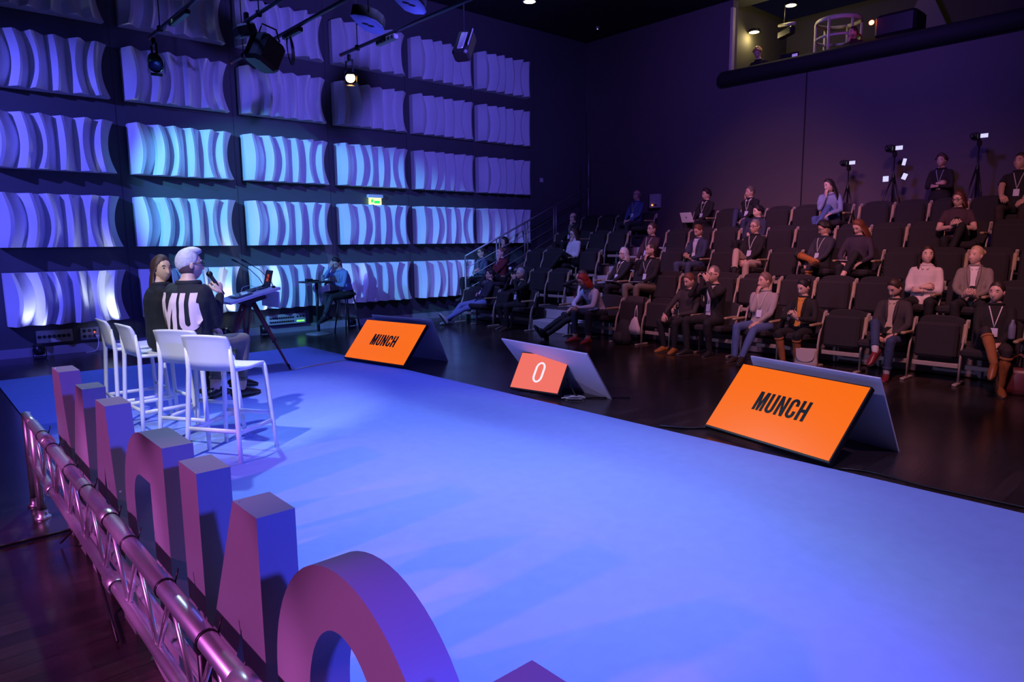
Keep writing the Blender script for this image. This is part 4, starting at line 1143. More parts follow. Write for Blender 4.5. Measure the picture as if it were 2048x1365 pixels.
mouth = sw['hc']+sw['RH'] @ V3((.13, .0, -.06)); dm = (mouth-mcp).normalized(); cpos = sw['fd'][0]*.06
MB().loft([cpos-dm*.07, cpos+dm*.11], [.013, .017], 12, round_ends=True).build('handle', M_BLKPL, mt)
MB().ell(cpos+dm*.13, (.027, .027, .027), 14, 10).build('grille', M_BLKMET, mt)

# ---- woman at the high table
person('woman in a blue shirt and black skirt bent over the high table', (6.64, 12.38, 0), 188, top=(.16, .24, .42), bottom=(.012, .012, .015), shoe=(.02, .02, .025), hair=(.02, .014, .012), style='tail', seat=.71, lean=-12, head=(25, 38, 0),
       hands=('forehead', ((.42, .05, 1.03), (1, -.2, 0), (0, 0, -1))), feet=((.42, -.10, .28), (.58, .0, .26, 20)), scale=.96, skirt=True, socks=(.03, .03, .04), lanyard=(.5, .5, .5), headfwd=.03)

# ---- audience, front row from the side wall to the right
aud(0, 11.38, 'man in a dark top and blue jeans lounging at the end of the front row', turn=-22, lean=28, head=(-8, 0, -8), hands=('cheek', 'crossed'), feet=((.70, -.14, .02), (.80, -.06, .05)), top=(.02, .02, .035), bottom=(.16, .22, .42), shoe=(.5, .5, .52), lanyard=WHT, hair=(.015, .012, .012), style='quiff')
ph = aud(0, 10.18, 'photographer in black raising a camera, front row beside the steps', turn=-6, lean=10, head=(-4, 4, 0), hands=('camera', 'camera'), top=BLK, bottom=(.015, .015, .018), shoe=(.05, .03, .02), hair=(.35, .33, .33), style='short', lanyard=(.6, .6, .6), feet=((.30, -.14, 0), (.40, .10, 0)))
cm_ = thing('camera', 'black camera with a large flash held by the photographer', 'camera', ph['hc']+ph['RH'] @ V3((.205, 0, .01)), math.atan2(ph['RH'][1][0], ph['RH'][0][0]))
MB().bbox((0, 0, 0), (.07, .14, .10), .012).build('body', M_BLKPL, cm_)
MB().lathe([(.036, 0), (.04, .03), (.04, .11), (.034, .115), (.0, .10)], (.03, 0, -.005), 16, rot=Matrix.Rotation(PI/2, 3, 'Y')).build('lens', M_BLKMET, cm_)
MB().bbox((.0, 0, .10), (.06, .07, .08), .01).build('flash', M_BLKPL, cm_)
MB().ell((.04, 0, .12), (.03, .035, .035), 10, 8).build('flash_diffuser', M_WHITEPL, cm_)
aud(0, 8.50, 'man in a black suit with hand to forehead and legs stretched out', turn=-14, lean=14, roll=-8, head=(-12, 22, 0), hands=('forehead', 'lapflat'), feet=((.86, -.10, .02), (.78, .02, 0)), top=BLK, bottom=(.015, .015, .018), shoe=(.02, .02, .022), shirt=WHT, hair=(.06, .035, .025))
aud(0, 7.96, 'person with red hair and pale blue shirt leaning elbows on knees', turn=-6, lean=-26, du=-.04, head=(-16, 34, 0), hands=('clasp', 'clasp'), feet=((.42, -.14, 0), (.40, .17, 0)), top=(.52, .56, .72), bottom=(.02, .025, .05), shoe=(.45, .05, .05), socks=SK, hair=(.35, .03, .02), style='bob', collar=(.55, .58, .72), headfwd=.04, scale=1.0)
nx_ = aud(0, 6.24, 'person in dark clothes holding a small camera low, beside the man filming', turn=0, lean=6, roll=6, du=.04, head=(-14, 22, 0), hands=('knee', 'phonelow'), top=(.03, .025, .028), bottom=(.015, .015, .02), shoe=(.35, .15, .04), hair=(.12, .05, .03), feet=((.34, -.16, 0), (.38, .06, 0)))
handheld('compact_camera', 'small dark camera with a lit screen held low in the front row', 'camera', nx_, (.03, .10, .07), SCR, both='l', up=.06, fwd=.06)
pm = aud(0, 5.78, 'man in black jacket and white shirt filming with his phone, front row', turn=-8, lean=4, head=(-4, 0, 0), hands=('camera', 'camera'), top=BLK, bottom=(.014, .014, .018), shirt=WHT, lanyard=(.4, .45, .6), glasses=True, hair=(.16, .13, .12), style='receding', scale=1.03, seat=.43, feet=((.40, -.13, 0), (.30, .20, 0)))
handheld('phone', 'dark phone with blue screen held up by the filming man', 'phone', pm, (.010, .16, .078), SCR, up=.09, fwd=.02)
aud(0, 5.0, 'man in a grey sweater with fist at his mouth, front row', turn=6, lean=14, head=(-36, 4, 0), hands=('chin', 'lap'), feet=((.48, -.16, 0), (.66, .02, .03)), top=(.30, .28, .28), bottom=JEAN, shoe=(.04, .03, .03), lanyard=WHT, hair=(.16, .10, .08), scale=1.0)
as_ = aud(0, 4.42, 'woman with black hair in a black coat using her phone, front row', turn=2, lean=12, head=(-20, 24, 0), hands=('phone', 'phone'), feet=((.34, -.08, 0), (.30, .10, 0)), top=BLK, bottom=(.014, .014, .016), boots=(.30, .11, .04), shoe=(.25, .08, .03), hair=(.012, .01, .012), style='bun', skin=SKL, scale=.94, shirt=(.55, .25, .04))
handheld('phone', 'dark phone in both hands of the black haired woman', 'phone', as_, (.010, .075, .15), None, up=.09, fwd=.03, face=-35)
dk_ = aud(0, 3.25, 'bearded man in a dark jacket reading his phone with crossed legs, front row', turn=2, lean=10, head=(-22, 30, 0), hands=('lap', 'lapflat'), feet='cross_r', top=(.035, .028, .032), bottom=(.03, .05, .12), shoe=(.16, .02, .03), socks=(.5, .48, .5), shirt=(.45, .36, .28), hair=(.04, .022, .016), beard=(.08, .045, .035))
handheld('phone', 'small dark phone on the lap of the bearded man', 'phone', dk_, (.010, .07, .14), None, up=.06, fwd=.02, face=-60)
aud(0, 2.17, 'smiling woman in black with a white lanyard and brown boots, front row right', turn=14, lean=14, head=(-20, 2, 0), hands=('lap', 'lap'), feet='cross_r', top=BLK, bottom=(.03, .02, .025), boots=(.33, .13, .04), shoe=(.28, .10, .03), lanyard=(.8, .75, .8), hair=(.03, .018, .016), style='tail', skin=SKL)
# second row
aud(1, 11.86, 'woman in a dark red top resting her chin on her hand, second row', turn=-6, lean=8, head=(2, 6, 0), hands=('lap', 'chin'), feet='cross_l', top=(.12, .012, .018), bottom=BLK, hair=(.16, .09, .05), style='bun', lanyard=WHT, skin=SKL)
aud(1, 8.42, 'grey haired woman with glasses and black jacket, second row', turn=-8, lean=18, head=(-8, 4, 0), hands=('lap', 'lap'), top=BLK, bottom=BLK, hair=(.50, .46, .46), style='bob', glasses=True, lanyard=(.75, .5, .3), collar=WHT, skin=SKL)
aud(1, 7.74, 'man with hand on his chin and khaki trousers, second row', turn=-6, lean=12, head=(-20, 4, 0), hands=('chin', 'lapflat'), top=BLK, bottom=(.16, .13, .09), lanyard=WHT, hair=(.05, .035, .03), style='receding', beard=(.12, .08, .07), scale=1.02)
aud(1, 3.22, 'woman in a white shirt with dark shoulder length hair, second row', turn=10, lean=16, head=(18, -4, 0), hands=('crossed', 'crossed'), top=(.66, .58, .56), bottom=BLK, hair=(.035, .018, .015), style='shoulder', collar=(.66, .58, .56), skin=SKL)
bl = aud(1, 2.66, 'blond woman in a grey blazer holding a phone, second row', turn=10, lean=18, head=(-30, -4, 0), hands=('phonelow', 'phonelow'), top=(.22, .19, .17), bottom=BLK, shirt=(.72, .68, .68), hair=(.52, .36, .20), style='bun', skin=SKL)
handheld('phone', 'black phone held by the blond woman in the grey blazer', 'phone', bl, (.010, .075, .15), None, up=.07, fwd=.0, face=-40)
# third row
aud(2, 10.50, 'woman in a white blouse with glasses and crossed legs, third row beside the steps', turn=-10, lean=8, head=(-4, 16, 0), hands=('chin', 'crossed'), feet='cross_l', top=(.58, .54, .60), bottom=BLK, hair=(.05, .025, .02), style='shoulder', glasses=True, skin=SKL)
aud(2, 8.46, 'man with glasses in a dark red shirt and lanyard, third row', turn=-6, lean=14, head=(-6, -2, 0), hands=('lap', 'lap'), top=(.05, .018, .026), bottom=BLK, hair=(.05, .03, .02), glasses=True, lanyard=WHT, scale=1.02)
nv_ = aud(2, 7.36, 'man in a navy jacket and pale shirt looking down at his phone, third row', turn=-4, lean=10, head=(-10, 28, 0), hands=('phonelow', 'phonelow'), top=NAVY, bottom=(.05, .07, .14), shirt=(.50, .55, .66), hair=(.14, .06, .03), beard=(.20, .10, .06), lanyard=WHT)
handheld('phone', 'lit phone in the hands of the man in the navy jacket', 'phone', nv_, (.010, .07, .14), mat('warm_screen', (.2, .1, .05), .3, emit=(1, .6, .15), estr=1.5), up=.06, fwd=.02, face=-60)
aud(2, 6.26, 'man with glasses in a black zip top and beige trousers, third row', turn=2, lean=16, head=(-16, 2, 0), hands=('lap', 'lap'), feet='cross_r', top=BLK, bottom=(.46, .36, .29), socks=(.01, .01, .01), hair=(.20, .17, .16), style='short', glasses=True, lanyard=WHT, scale=1.02)
aud(2, 5.06, 'person with dark hair and glasses, ankle in tan boot crossed on knee', turn=-14, lean=14, head=(-30, 24, 0), hands=('lap', 'lap'), feet='figure4_r', top=(.03, .03, .05), bottom=(.02, .02, .025), boots=(.36, .13, .025), shoe=(.10, .04, .03), hair=(.015, .012, .012), style='curly', glasses=True, lanyard=WHT)
aud(2, 4.48, 'woman with long brown hair bent over papers, third row', turn=6, lean=6, head=(-24, 36, 0), hands=('lapflat', 'lapflat'), feet='cross_l', top=(.035, .025, .05), bottom=(.014, .014, .016), hair=(.16, .05, .025), style='shoulder', socks=SKL, skin=SKL)
aud(2, 2.02, 'person in blue jeans at the right edge of the third row', turn=8, lean=18, hands=('knee', 'lap'), top=(.04, .04, .05), bottom=(.06, .10, .22), hair=(.05, .03, .02))
# fourth row
aud(3, 11.45, 'bald man in black with hand to his chin, fourth row', turn=-4, lean=12, head=(-4, 10, 0), hands=('lap', 'chin'), top=BLK, bottom=BLK, style='ring', hair=(.10, .07, .06), lanyard=WHT)
aud(3, 6.76, 'dark haired person wrapped in a blue scarf, fourth row', turn=-2, lean=18, head=(-28, 10, 0), hands=('lap', 'crossed'), top=(.025, .03, .06), bottom=BLK, hair=(.012, .01, .012), style='curly', collar=(.06, .10, .28), skin=SKL, scale=.94)
pt_ = aud(3, 3.43, 'woman with glasses and patterned top holding her phone with both hands, fourth row', turn=14, lean=10, head=(-30, 14, 0), hands=('phone', 'phone'), feet='cross_l', top=(.06, .03, .05), bottom=BLK, hair=(.09, .025, .02), style='bob', glasses=True, short=True, skin=SKL)
handheld('phone', 'phone held up by the woman in the patterned top', 'phone', pt_, (.010, .075, .15), None, up=.08, fwd=.02, face=-30)
aud(3, 2.28, 'person in grey jeans at the right edge of the fourth row', turn=6, lean=20, hands=('lap', 'lap'), top=BLK, bottom=(.11, .12, .17), hair=(.05, .03, .02))
# back row
aud(4, 10.32, 'bald man in a blue shirt sitting high in the back row', turn=-2, lean=12, head=(-2, 2, 0), hands=('lap', 'lap'), top=(.05, .08, .22), bottom=(.02, .02, .03), style='ring', hair=(.2, .17, .16), lanyard=WHT, scale=1.02, seat=.43)
la = aud(4, 8.46, 'dark haired man in a black sweater with a white laptop, back row', turn=-8, lean=12, head=(-16, 8, 0), hands=('lap', 'lap'), top=BLK, bottom=BLK, hair=(.014, .012, .012), style='curly', collar=WHT, lanyard=WHT)
c_ = (la['wr'][0]+la['wr'][1])/2
lt = thing('laptop', 'white laptop open on the lap of a man in the back row', 'laptop', c_+V3((-.06, .02, -.035)), math.radians(172))
MB().bbox((.05, 0, 0), (.22, .31, .014), .004).build('keyboard_base', M_WHITEPL, lt)
MB().bbox((.20, 0, .10), (.010, .31, .21), .004, rot=Matrix.Rotation(math.radians(22), 3, 'Y')).build('screen_lid', M_WHITEPL, lt)
MB().ell((.209, 0, .10), (.004, .014, .016), 10, 6).build('dark_badge', M_BLKPL, lt)
aud(4, 7.42, 'man in a black sweater and white collar leaning his head on his hand, back row', turn=0, lean=16, roll=-4, head=(-30, 4, -6), hands=('cheek', 'lap'), feet='cross_r', top=BLK, bottom=NAVY, hair=(.12, .09, .08), collar=WHT, lanyard=WHT)
aud(4, 5.76, 'woman in a pale denim jacket curled forward, back row', turn=4, lean=-8, head=(-30, 14, 12), hands=('chin', 'knee'), feet='cross_l', top=(.22, .28, .46), bottom=JEAN, hair=(.02, .014, .014), style='long', coat=1.1, skin=SKL)
aud(4, 2.92, 'man in a black t-shirt leaning back at the right end of the back row', turn=6, lean=18, head=(-24, -4, 0), hands=('knee', 'lapflat'), top=BLK, bottom=(.03, .02, .02), short=True, hair=(.03, .02, .018), lanyard=(.6, .55, .6), scale=1.08, seat=.46)
# behind the stair rail
person('man with glasses and folded arms behind the stair railing', (10.22, 12.60, .40), 176, seat=.40, lean=10, scale=.97, head=(-2, 4, 0), hands=('crossed', 'crossed'), top=(.06, .08, .13), bottom=BLK, hair=(.06, .04, .03), glasses=True, lanyard=WHT)
person('dark figure leaning on the stair railing, farther up the side stairs', (10.95, 12.60, .80), 176, seat=.30, lean=10, scale=.92, head=(-6, 12, 0), hands=('lap', 'chin'), top=(.04, .02, .03), bottom=BLK, hair=(.03, .02, .02), style='bob')
# standing at the back
cmn = person('man in a black hoodie standing behind the back row among the tripods', (14.02, 4.28, 1.6), 182, standing=True, lean=2, scale=.93, head=(-6, 4, 0), hands=('crossed', 'crossed'), feet=((.02, -.12, 0), (.04, .12, 0)), top=(.012, .012, .014), bottom=BLK, hair=(.05, .03, .02), style='curly', lanyard=(.4, .4, .5))
# control booth
person('blond technician bent over the desk in the control booth', (15.45, 8.60, 4.86), 186, seat=.40, lean=-14, head=(14, 46, 0), hands=('lap', 'lap'), top=BLK, bottom=BLK, hair=(.42, .22, .09), style='curly', skin=SKL, headfwd=.03)
person('technician with a headset and beard in the control booth', (15.4, 6.54, 4.82), 180, seat=.42, lean=6, head=(-24, 4, 0), hands=('lap', 'chin'), top=(.02, .018, .018), bottom=BLK, hair=(.05, .03, .02), style='short', scale=1.0, beard=(.05, .03, .02))

# ================================================================== BAGS AND SMALL THINGS IN THE AUDIENCE
t = thing('handbag', 'pale grey flap handbag standing on the floor by the tan boots', 'handbag', (8.92, 4.16, 0), math.radians(190))
V = []
MB().loft([(0, 0, .005), (0, 0, .10), (0, 0, .24), (0, 0, .285)], [(.155, .06), (.15, .055), (.135, .04), (.13, .02)], 12, lat=(0, 1, 0)).build('bag_body', mat('pale_leather', (.42, .36, .36), .45), t)
MB().prism([(-.12, .285), (.12, .285), (.115, .20)]+[(.105*math.cos(a), .17-.06*math.sin(a)) for a in np.linspace(.2, PI-.2, 8)]+[(-.115, .20)], (.055, 0, 0), (0, 1, 0), (0, 0, 1), (1, 0, 0), .008).build('flap', mat('pale_leather_flap', (.50, .43, .42), .4), t)
t = thing('handbag', 'large brown leather handbag on the floor at the far right of the front row', 'handbag', (9.05, 1.86, 0), math.radians(185))
MB().loft([(0, 0, .005), (0, 0, .08), (0, 0, .24), (0, 0, .30)], [(.21, .09), (.22, .09), (.19, .06), (.17, .03)], 12, lat=(0, 1, 0)).build('bag_body', mat('brown_leather', (.12, .025, .03), .4, var=.2, bscale=12), t)
for sx in (-.04, .04): MB().loft([(sx, -.09, .28), (sx, -.07, .40), (sx, 0, .45), (sx, .07, .40), (sx, .09, .28)], [.008]*5, 6).build('handle', MATS['brown_leather'], t)
t = thing('backpack', 'dark backpack slumped on the floor beside the red haired person', 'backpack', (9.02, 7.35, 0), math.radians(170))
MB().loft([(0, 0, .01), (0, 0, .12), (-.03, 0, .30), (-.05, 0, .42)], [(.17, .12), (.18, .13), (.16, .11), (.09, .06)], 14, lat=(0, 1, 0), round_ends=False).build('bag_body', cloth((.02, .02, .024)), t)
MB().loft([(.11, 0, .04), (.12, 0, .12), (.10, 0, .22)], [(.11, .04), (.12, .05), (.10, .03)], 10, lat=(0, 1, 0)).build('front_pocket', cloth((.03, .028, .032)), t)
t = thing('tote_bag', 'white cotton tote bag hanging from a front row armrest', 'tote bag', (9.02, 7.10, .20), math.radians(180))
MB().loft([(0, 0, .0), (.01, 0, .10), (0, .0, .22), (0, .02, .28)], [(.13, .03), (.12, .04), (.07, .03), (.03, .02)], 10, lat=(0, 1, 0)).build('bag_body', cloth((.62, .56, .56)), t)
for q in (-.03, .03): MB().loft([(0, .02+q, .26), (-.02, .01+q*.6, .40), (-.05, 0, .47)], [(.008, .003)]*3, 6, lat=(0, 1, 0)).build('strap', cloth((.62, .56, .56)), t)
t = thing('tote_bag', 'white and blue tote bag standing in the third row by the tan boot', 'tote bag', (10.86, 5.12, .80), math.radians(180))
MB().loft([(0, 0, .005), (0, 0, .16), (0, .01, .26)], [(.10, .05), (.10, .05), (.07, .02)], 10, lat=(0, 1, 0)).build('bag_body', cloth((.5, .48, .56)), t)
MB().box((.055, .02, .13), (.006, .09, .12)).build('blue_print', cloth((.08, .08, .5)), t)
t = thing('coat', 'dark coat draped over an empty front row seat', 'coat', (9.42, 7.39, .50))
MB().loft([(-.10, 0, -.10), (-.07, 0, .12), (-.02, 0, .275), (.06, 0, .25), (.09, .02, .0)], [(.21, .025), (.20, .03), (.18, .03), (.19, .03), (.2, .02)], 12, lat=(0, 1, 0)).build('draped_cloth', cloth((.035, .03, .032)), t)
o = MB().lathe([(0, 0), (.032, 0), (.034, .02), (.034, .15), (.014, .19), (.014, .215), (0, .215)], (0, 0, 0), 14).build('water_bottle', mat('bottle_plastic', (.35, .38, .55), .15, trans=.5)); o.location = (9.12, 1.97, .60); tag(o, 'clear water bottle on the armrest at the right edge', 'bottle')
# papers and notebooks on laps
for (k, v, du, dz, lb, col) in ((2, 4.48, -.26, .575, 'white papers on the lap of the bent woman in the third row', WHT), (1, 7.74, -.27, .58, 'printed programme on the lap of the man in khaki trousers', (.35, .35, .4)), (1, 8.40, -.27, .58, 'white notebook on the lap of the grey haired woman', WHT), (1, 11.86, -.27, .60, 'open notebook on the lap of the woman in dark red', WHT)):
    o = MB().bbox((0, 0, 0), (.20, .26, .008), .002, rot=Matrix.Rotation(math.radians(14), 3, 'Y')).build('papers', cloth(col)); o.location = (SEATU[k]+.1+du, v, RISE*k+dz); tag(o, lb, 'papers')

# ---- cameras on tripods behind the back row
def tripod(u, v, z0, h, spread, label):
    t = thing('tripod', label, 'tripod', (u, v, z0), 0, 'tripods behind the back row')
    for a in (90, 210, 330):
        c, s_ = math.cos(math.radians(a)), math.sin(math.radians(a))
        MB().loft([(.02*c, .02*s_, h*.72), (spread*.5*c, spread*.5*s_, h*.36), (spread*c, spread*s_, .01)], [.016, .013, .010], 8).build('leg', M_BLKMET, t)
    MB().tube((0, 0, h*.45), (0, 0, h*.95), .012, 8).build('centre_column', M_BLKMET, t)
    MB().lathe([(.03, h*.68), (.035, h*.72), (.02, h*.76)], (0, 0, 0), 10).build('collar', M_BLKMET, t)
    MB().bbox((0, 0, h*.965), (.08, .06, h*.05), .01).build('head', M_BLKMET, t)
    return t
def camcorder(u, v, z, label, sc=1.0):
    t = thing('video_camera', label, 'video camera', (u, v, z), 0, 'video cameras on tripods')
    MB().bbox((0, .06*sc, 0), (.24*sc, .10*sc, .11*sc), .012).build('body', M_BLKPL, t)
    MB().lathe([(.035*sc, 0), (.04*sc, .07), (.03*sc, .075), (0, .06)], (-.12*sc, .06*sc, 0), 12, rot=Matrix.Rotation(-PI/2, 3, 'Y')).build('lens', M_BLKMET, t)
    MB().bbox((-.02, -.07*sc, .0), (.012, .12*sc, .075*sc), .003).build('screen_frame', M_BLKPL, t)
    MB().box((-.028, -.07*sc, .0), (.003, .11*sc, .066*sc)).build('screen', SCRP, t)
    return t
for (px_v, z, lb, cl, big) in ((5.90, 3.17, 'black tripod left of the big camera tripod', 'video camera with lit screen on the leftmost tripod', 1.0),
                               (5.08, 3.36, 'large black tripod with several lit monitors', 'video camera with lit screen on the large middle tripod', 1.1),
                               (3.74, 3.42, 'black tripod at the right of the standing man', 'video camera with lit screen on the rightmost tripod', 1.0)):
    tripod(13.93, px_v*.9915, 1.6, z-1.6-.05, .34 if big == 1 else .46, lb); camcorder(13.93, px_v*.9915, z, cl, big)
for (v, z, lb, rot, s_) in ((5.16, 2.82, 'small square lit monitor hanging low on the large tripod', 0, (.10, .10)), (4.86, 3.10, 'lit phone clamped high on the right of the large tripod', 12, (.06, .12)), (4.84, 2.84, 'lit phone clamped low on the right of the large tripod', 22, (.08, .11))):
    t = thing('clip_monitor', lb, 'monitor', (13.92, v, z)); Rx = Matrix.Rotation(math.radians(rot), 3, 'X')
    MB().bbox((0, 0, 0), (.014, s_[0]+.015, s_[1]+.015), .003, rot=Rx).build('case', M_BLKPL, t)
    MB().box((-.009, 0, 0), (.003, s_[0], s_[1]), rot=Rx).build('screen', SCRP, t)
    MB().tube((0, 0, -.05), (.12, 0, -.05), .006, 6).build('clamp_arm', M_BLKMET, t)

# ================================================================== LIGHTING RIG
def pipe(u, y0, y1, z, label):
    t = thing('rig_pipe', label, 'rig pipe', (u, 0, z), 0, 'rig pipes under the ceiling')
    MB().tube((0, y0, 0), (0, y1, 0), .025, 12).build('tube', mat('blue_black_pipe', (.05, .06, .09), .35, .6), t)
    MB().tube((0, y1, 0), (0, y1+.03, 0), .027, 12).build('end_cap', mat('red_cap', (.5, .03, .03), .5), t)
    for y in (y0+.8, y1-.5):
        MB().tube((0, y, .02), (0, y, CEIL-z), .008, 6).build('drop_wire', M_BLKMET, t)
        MB().bbox((0, y, .0), (.07, .05, .08), .01).build('clamp', M_BLKMET, t)
    return t
ZP = 4.7
pipe(3.08, 5.5, 11.25, ZP, 'rig pipe farthest left, above the second panel column')
pipe(3.87, 5.5, 9.75, ZP, 'rig pipe carrying the large moving head light')
pipe(4.48, 5.5, 11.9, ZP, 'rig pipe with hanging cables above the third panel column')
pipe(5.64, 4.0, 10.35, ZP, 'rig pipe with the lit warm spotlight')
def can_light(pos, aim, label, lit=None, L=.26, R=.085):
    t = thing('spotlight', label, 'spotlight', pos)
    d = (V3(aim)-V3(pos)).normalized(); rq = d.to_track_quat('Z', 'Y').to_matrix()
    MB().lathe([(0, -L*.5), (R*.6, -L*.5), (R*.85, -L*.3), (R, 0), (R, L*.5), (R*.92, L*.5), (R*.9, L*.40), (0, L*.40)], (0, 0, 0), 18, rot=rq).build('can', M_BLKMET, t)
    MB().lathe([(0, L*.415), (R*.86, L*.41), (R*.86, L*.405)], (0, 0, 0), 18, rot=rq).build('lens', lit or mat('blue_lens', (.10, .12, .4), .15), t)
    for s_ in (-1, 1): MB().bbox((0, s_*(R+.015), .10), (.03, .008, .24), .002).build('yoke_arm', M_BLKMET, t)
    MB().bbox((0, 0, .22), (.04, 2*R+.04, .012), .003).build('yoke_bar', M_BLKMET, t)
    MB().bbox((0, 0, .27), (.05, .05, .10), .01).build('clamp', M_BLKMET, t)
    for a in (0, 90, 180, 270):
        w_ = rq @ V3((R*1.05*math.cos(math.radians(a)), R*1.05*math.sin(math.radians(a)), L*.62)); 
        MB().bbox(w_, (R*1.5, .004, .10) if a % 180 else (.004, R*1.5, .10), .001, rot=rq).build('barn_door', M_BLKMET, t)
    return t
can_light((3.08, 11.10, ZP-.36), (1.9, 5, 0), 'black spotlight with blue lens at the end of the left rig pipe', L=.34, R=.10)
can_light((5.64, 10.12, ZP-.36), (2.4, 3.0, 0), 'lit warm spotlight hanging from the end of a rig pipe', mat('warm_bulb', (1, .7, .4), .3, emit=(1.0, .55, .18), estr=14), L=.30, R=.085)
t = thing('moving_light', 'large black stage lamp housing with a tilted front', 'stage light', (3.95, 9.72, ZP-.28))
MB().bbox((.16, -.02, -.08), (.42, .34, .40), .05, rot=Matrix.Rotation(math.radians(24), 3, 'Y') @ Matrix.Rotation(math.radians(20), 3, 'Z')).build('housing', M_BLKPL, t)
MB().bbox((-.08, .03, .18), (.26, .24, .16), .03, rot=Matrix.Rotation(math.radians(-20), 3, 'Y')).build('rear_cap', M_BLKPL, t)
MB().loft([(.02, -.20, .12), (.06, -.22, .24), (.26, -.20, .20), (.32, -.16, .06)], [.012]*4, 8).build('carry_handle', M_BLKMET, t)
MB().bbox((-.06, .0, .30), (.06, .06, .22), .01).build('clamp', M_BLKMET, t)
t = thing('stage_projector', 'dark profile light angled below the rig near the ceiling', 'stage light', (6.35, 8.1, ZP-.22))
rq = Matrix.Rotation(math.radians(30), 3, 'Z') @ Matrix.Rotation(math.radians(38), 3, 'Y')
MB().bbox((0, 0, 0), (.20, .24, .46), .03, rot=rq).build('housing', M_BLKMET, t)
MB().bbox(rq @ V3((-.07, 0, .0)), (.08, .12, .36), .02, rot=rq).build('heat_sink', M_GREYMET, t)
for y in (-.14, .14): MB().bbox((0, y, .10), (.03, .01, .34), .003, rot=rq).build('yoke_arm', M_GREYMET, t)
MB().tube((0, 0, .2), (0, 0, CEIL-ZP+.22), .010, 8).build('hanger', M_BLKMET, t)
# fan shaped loudspeaker undersides with two slots
for (p, lb, sc) in (((5.36, 9.02, ZP+.10), 'fan shaped blue lit loudspeaker plate with two slots, lower of the two', 1.0), ((5.36, 7.98, ZP+.12), 'fan shaped blue lit loudspeaker plate with two slots, upper of the two', 1.0)):
    t = thing('hanging_loudspeaker', lb, 'loudspeaker', p, 0, 'loudspeakers on the rig')
    nrm = V3((-.42, -.50, -.76)).normalized(); ex = V3((.70, -.62, -.30)); ex = (ex-nrm*ex.dot(nrm)).normalized(); ey = nrm.cross(ex)
    if ey.z < 0: ey = -ey
    poly = [(-.26, .10), (-.20, .12), (-.05, .12), (.10, .08), (.20, .0), (.23, -.07), (.20, -.11), (.08, -.13), (-.05, -.10), (-.15, -.02), (-.22, .05)]
    poly = [(a*sc, b_*sc) for a, b_ in poly]
    MB().prism(poly, (0, 0, 0), ex, ey, nrm, .02).build('front_plate', mat('blue_lit_plate', (.16, .24, .42), .5), t)  # blue light falling on the plate is put into its base colour
    MB().prism([(a*.96, b_*.92) for a, b_ in poly], (0, 0, 0), ex, ey, -nrm, .26).build('cabinet', M_BLACK, t)
    for q in (-.045, .035): MB().prism([(q+r_*.05, c_*.016-.25*q) for r_, c_ in ((-1, .6), (-.2, 1), (.7, .6), (1, -.4), (.2, -1), (-.8, -.5))], nrm*.0195, ex, ey, nrm, .004).build('slot', M_BLACK, t)
    MB().tube((0, 0, .1), (0, 0, CEIL-p[2]), .008, 6).build('drop_wire', M_BLKMET, t)
t = thing('cable_coil', 'coil of black cable hanging from a rig pipe', 'cable', (4.48, 9.72, ZP))
for q in range(3):
    P = [(.02*math.cos(a)+.01*q, (.07+.015*q)*math.sin(a), -.22-.20*math.cos(a)-.02*q) for a in np.linspace(0, 2*PI, 17)]
    MB().loft(P, [.007]*17, 6).build('cable_loop', M_BLKPL, t)
t = thing('rig_box', 'pale connector bar clamped on the warm spotlight pipe', 'connector bar', (5.64, 9.0, ZP-.07))
MB().bbox((0, 0, 0), (.08, .50, .07), .01).build('bar', M_GREYMET, t)
for q in range(5): MB().bbox((-.045, -.2+.1*q, 0), (.02, .05, .04), .004).build('socket', M_BLKPL, t)
t = thing('rig_box', 'dark connector bar clamped on the third rig pipe', 'connector bar', (4.48, 9.6, ZP-.06))
MB().bbox((0, 0, 0), (.07, .55, .06), .01).build('bar', M_BLKMET, t); MB().bbox((-.04, .2, 0), (.02, .06, .04), .004).build('socket', M_BLKPL, t)
t = thing('rig_box', 'dark connector bar clamped on the leftmost rig pipe', 'connector bar', (3.08, 9.9, ZP-.06))
MB().bbox((0, 0, 0), (.07, .7, .06), .01).build('bar', M_BLKMET, t); MB().bbox((-.04, .2, 0), (.02, .06, .04), .004).build('green_mark', mat('green_tape', (.35, .6, .1), .6), t)
# ceiling lamp and small fittings
t = thing('ceiling_lamp', 'round lit ceiling lamp at the top edge above the audience', 'ceiling lamp', (8.0, 8.5, 5.52))
MB().lathe([(0, .10), (.11, .10), (.12, .0), (.10, .0), (.10, .03), (0, .03)], (0, 0, 0), 18).build('housing', M_BLKMET, t)
MB().lathe([(0, .005), (.095, .005), (.095, .012)], (0, 0, 0), 18).build('diffuser', mat('lamp_white', (1, .9, .7), .3, emit=(1, .85, .55), estr=8), t)
MB().tube((0, 0, .1), (0, 0, CEIL-5.52), .008, 6).build('drop_wire', M_BLKMET, t)
for i, (u, v, lb) in enumerate(((10.2, 10.0, 'tiny ceiling fitting glinting near the top, left of the others'), (11.6, 7.6, 'tiny ceiling fitting glinting near the top edge, nearest the booth'), (11.9, 10.2, 'tiny ceiling fitting glinting between the panels and the booth wall'), (13.6, 12.0, 'tiny ceiling fitting glinting near the far corner'))):
    t = thing('ceiling_fitting', lb, 'ceiling fitting', (u, v, CEIL-.0), 0, 'small ceiling fittings')
    MB().lathe([(0, -.05), (.03, -.05), (.045, -.02), (.05, 0), (0, 0)], (0, 0, 0), 12).build('rim', M_ALU, t)
    MB().ell((0, 0, -.055), (.012, .012, .010), 8, 6).build('glint_tip', mat('violet_glint', (.3, .2, .9), .3, emit=(.35, .25, 1), estr=3), t)  # emission imitates a violet glint, the fitting is no lamp

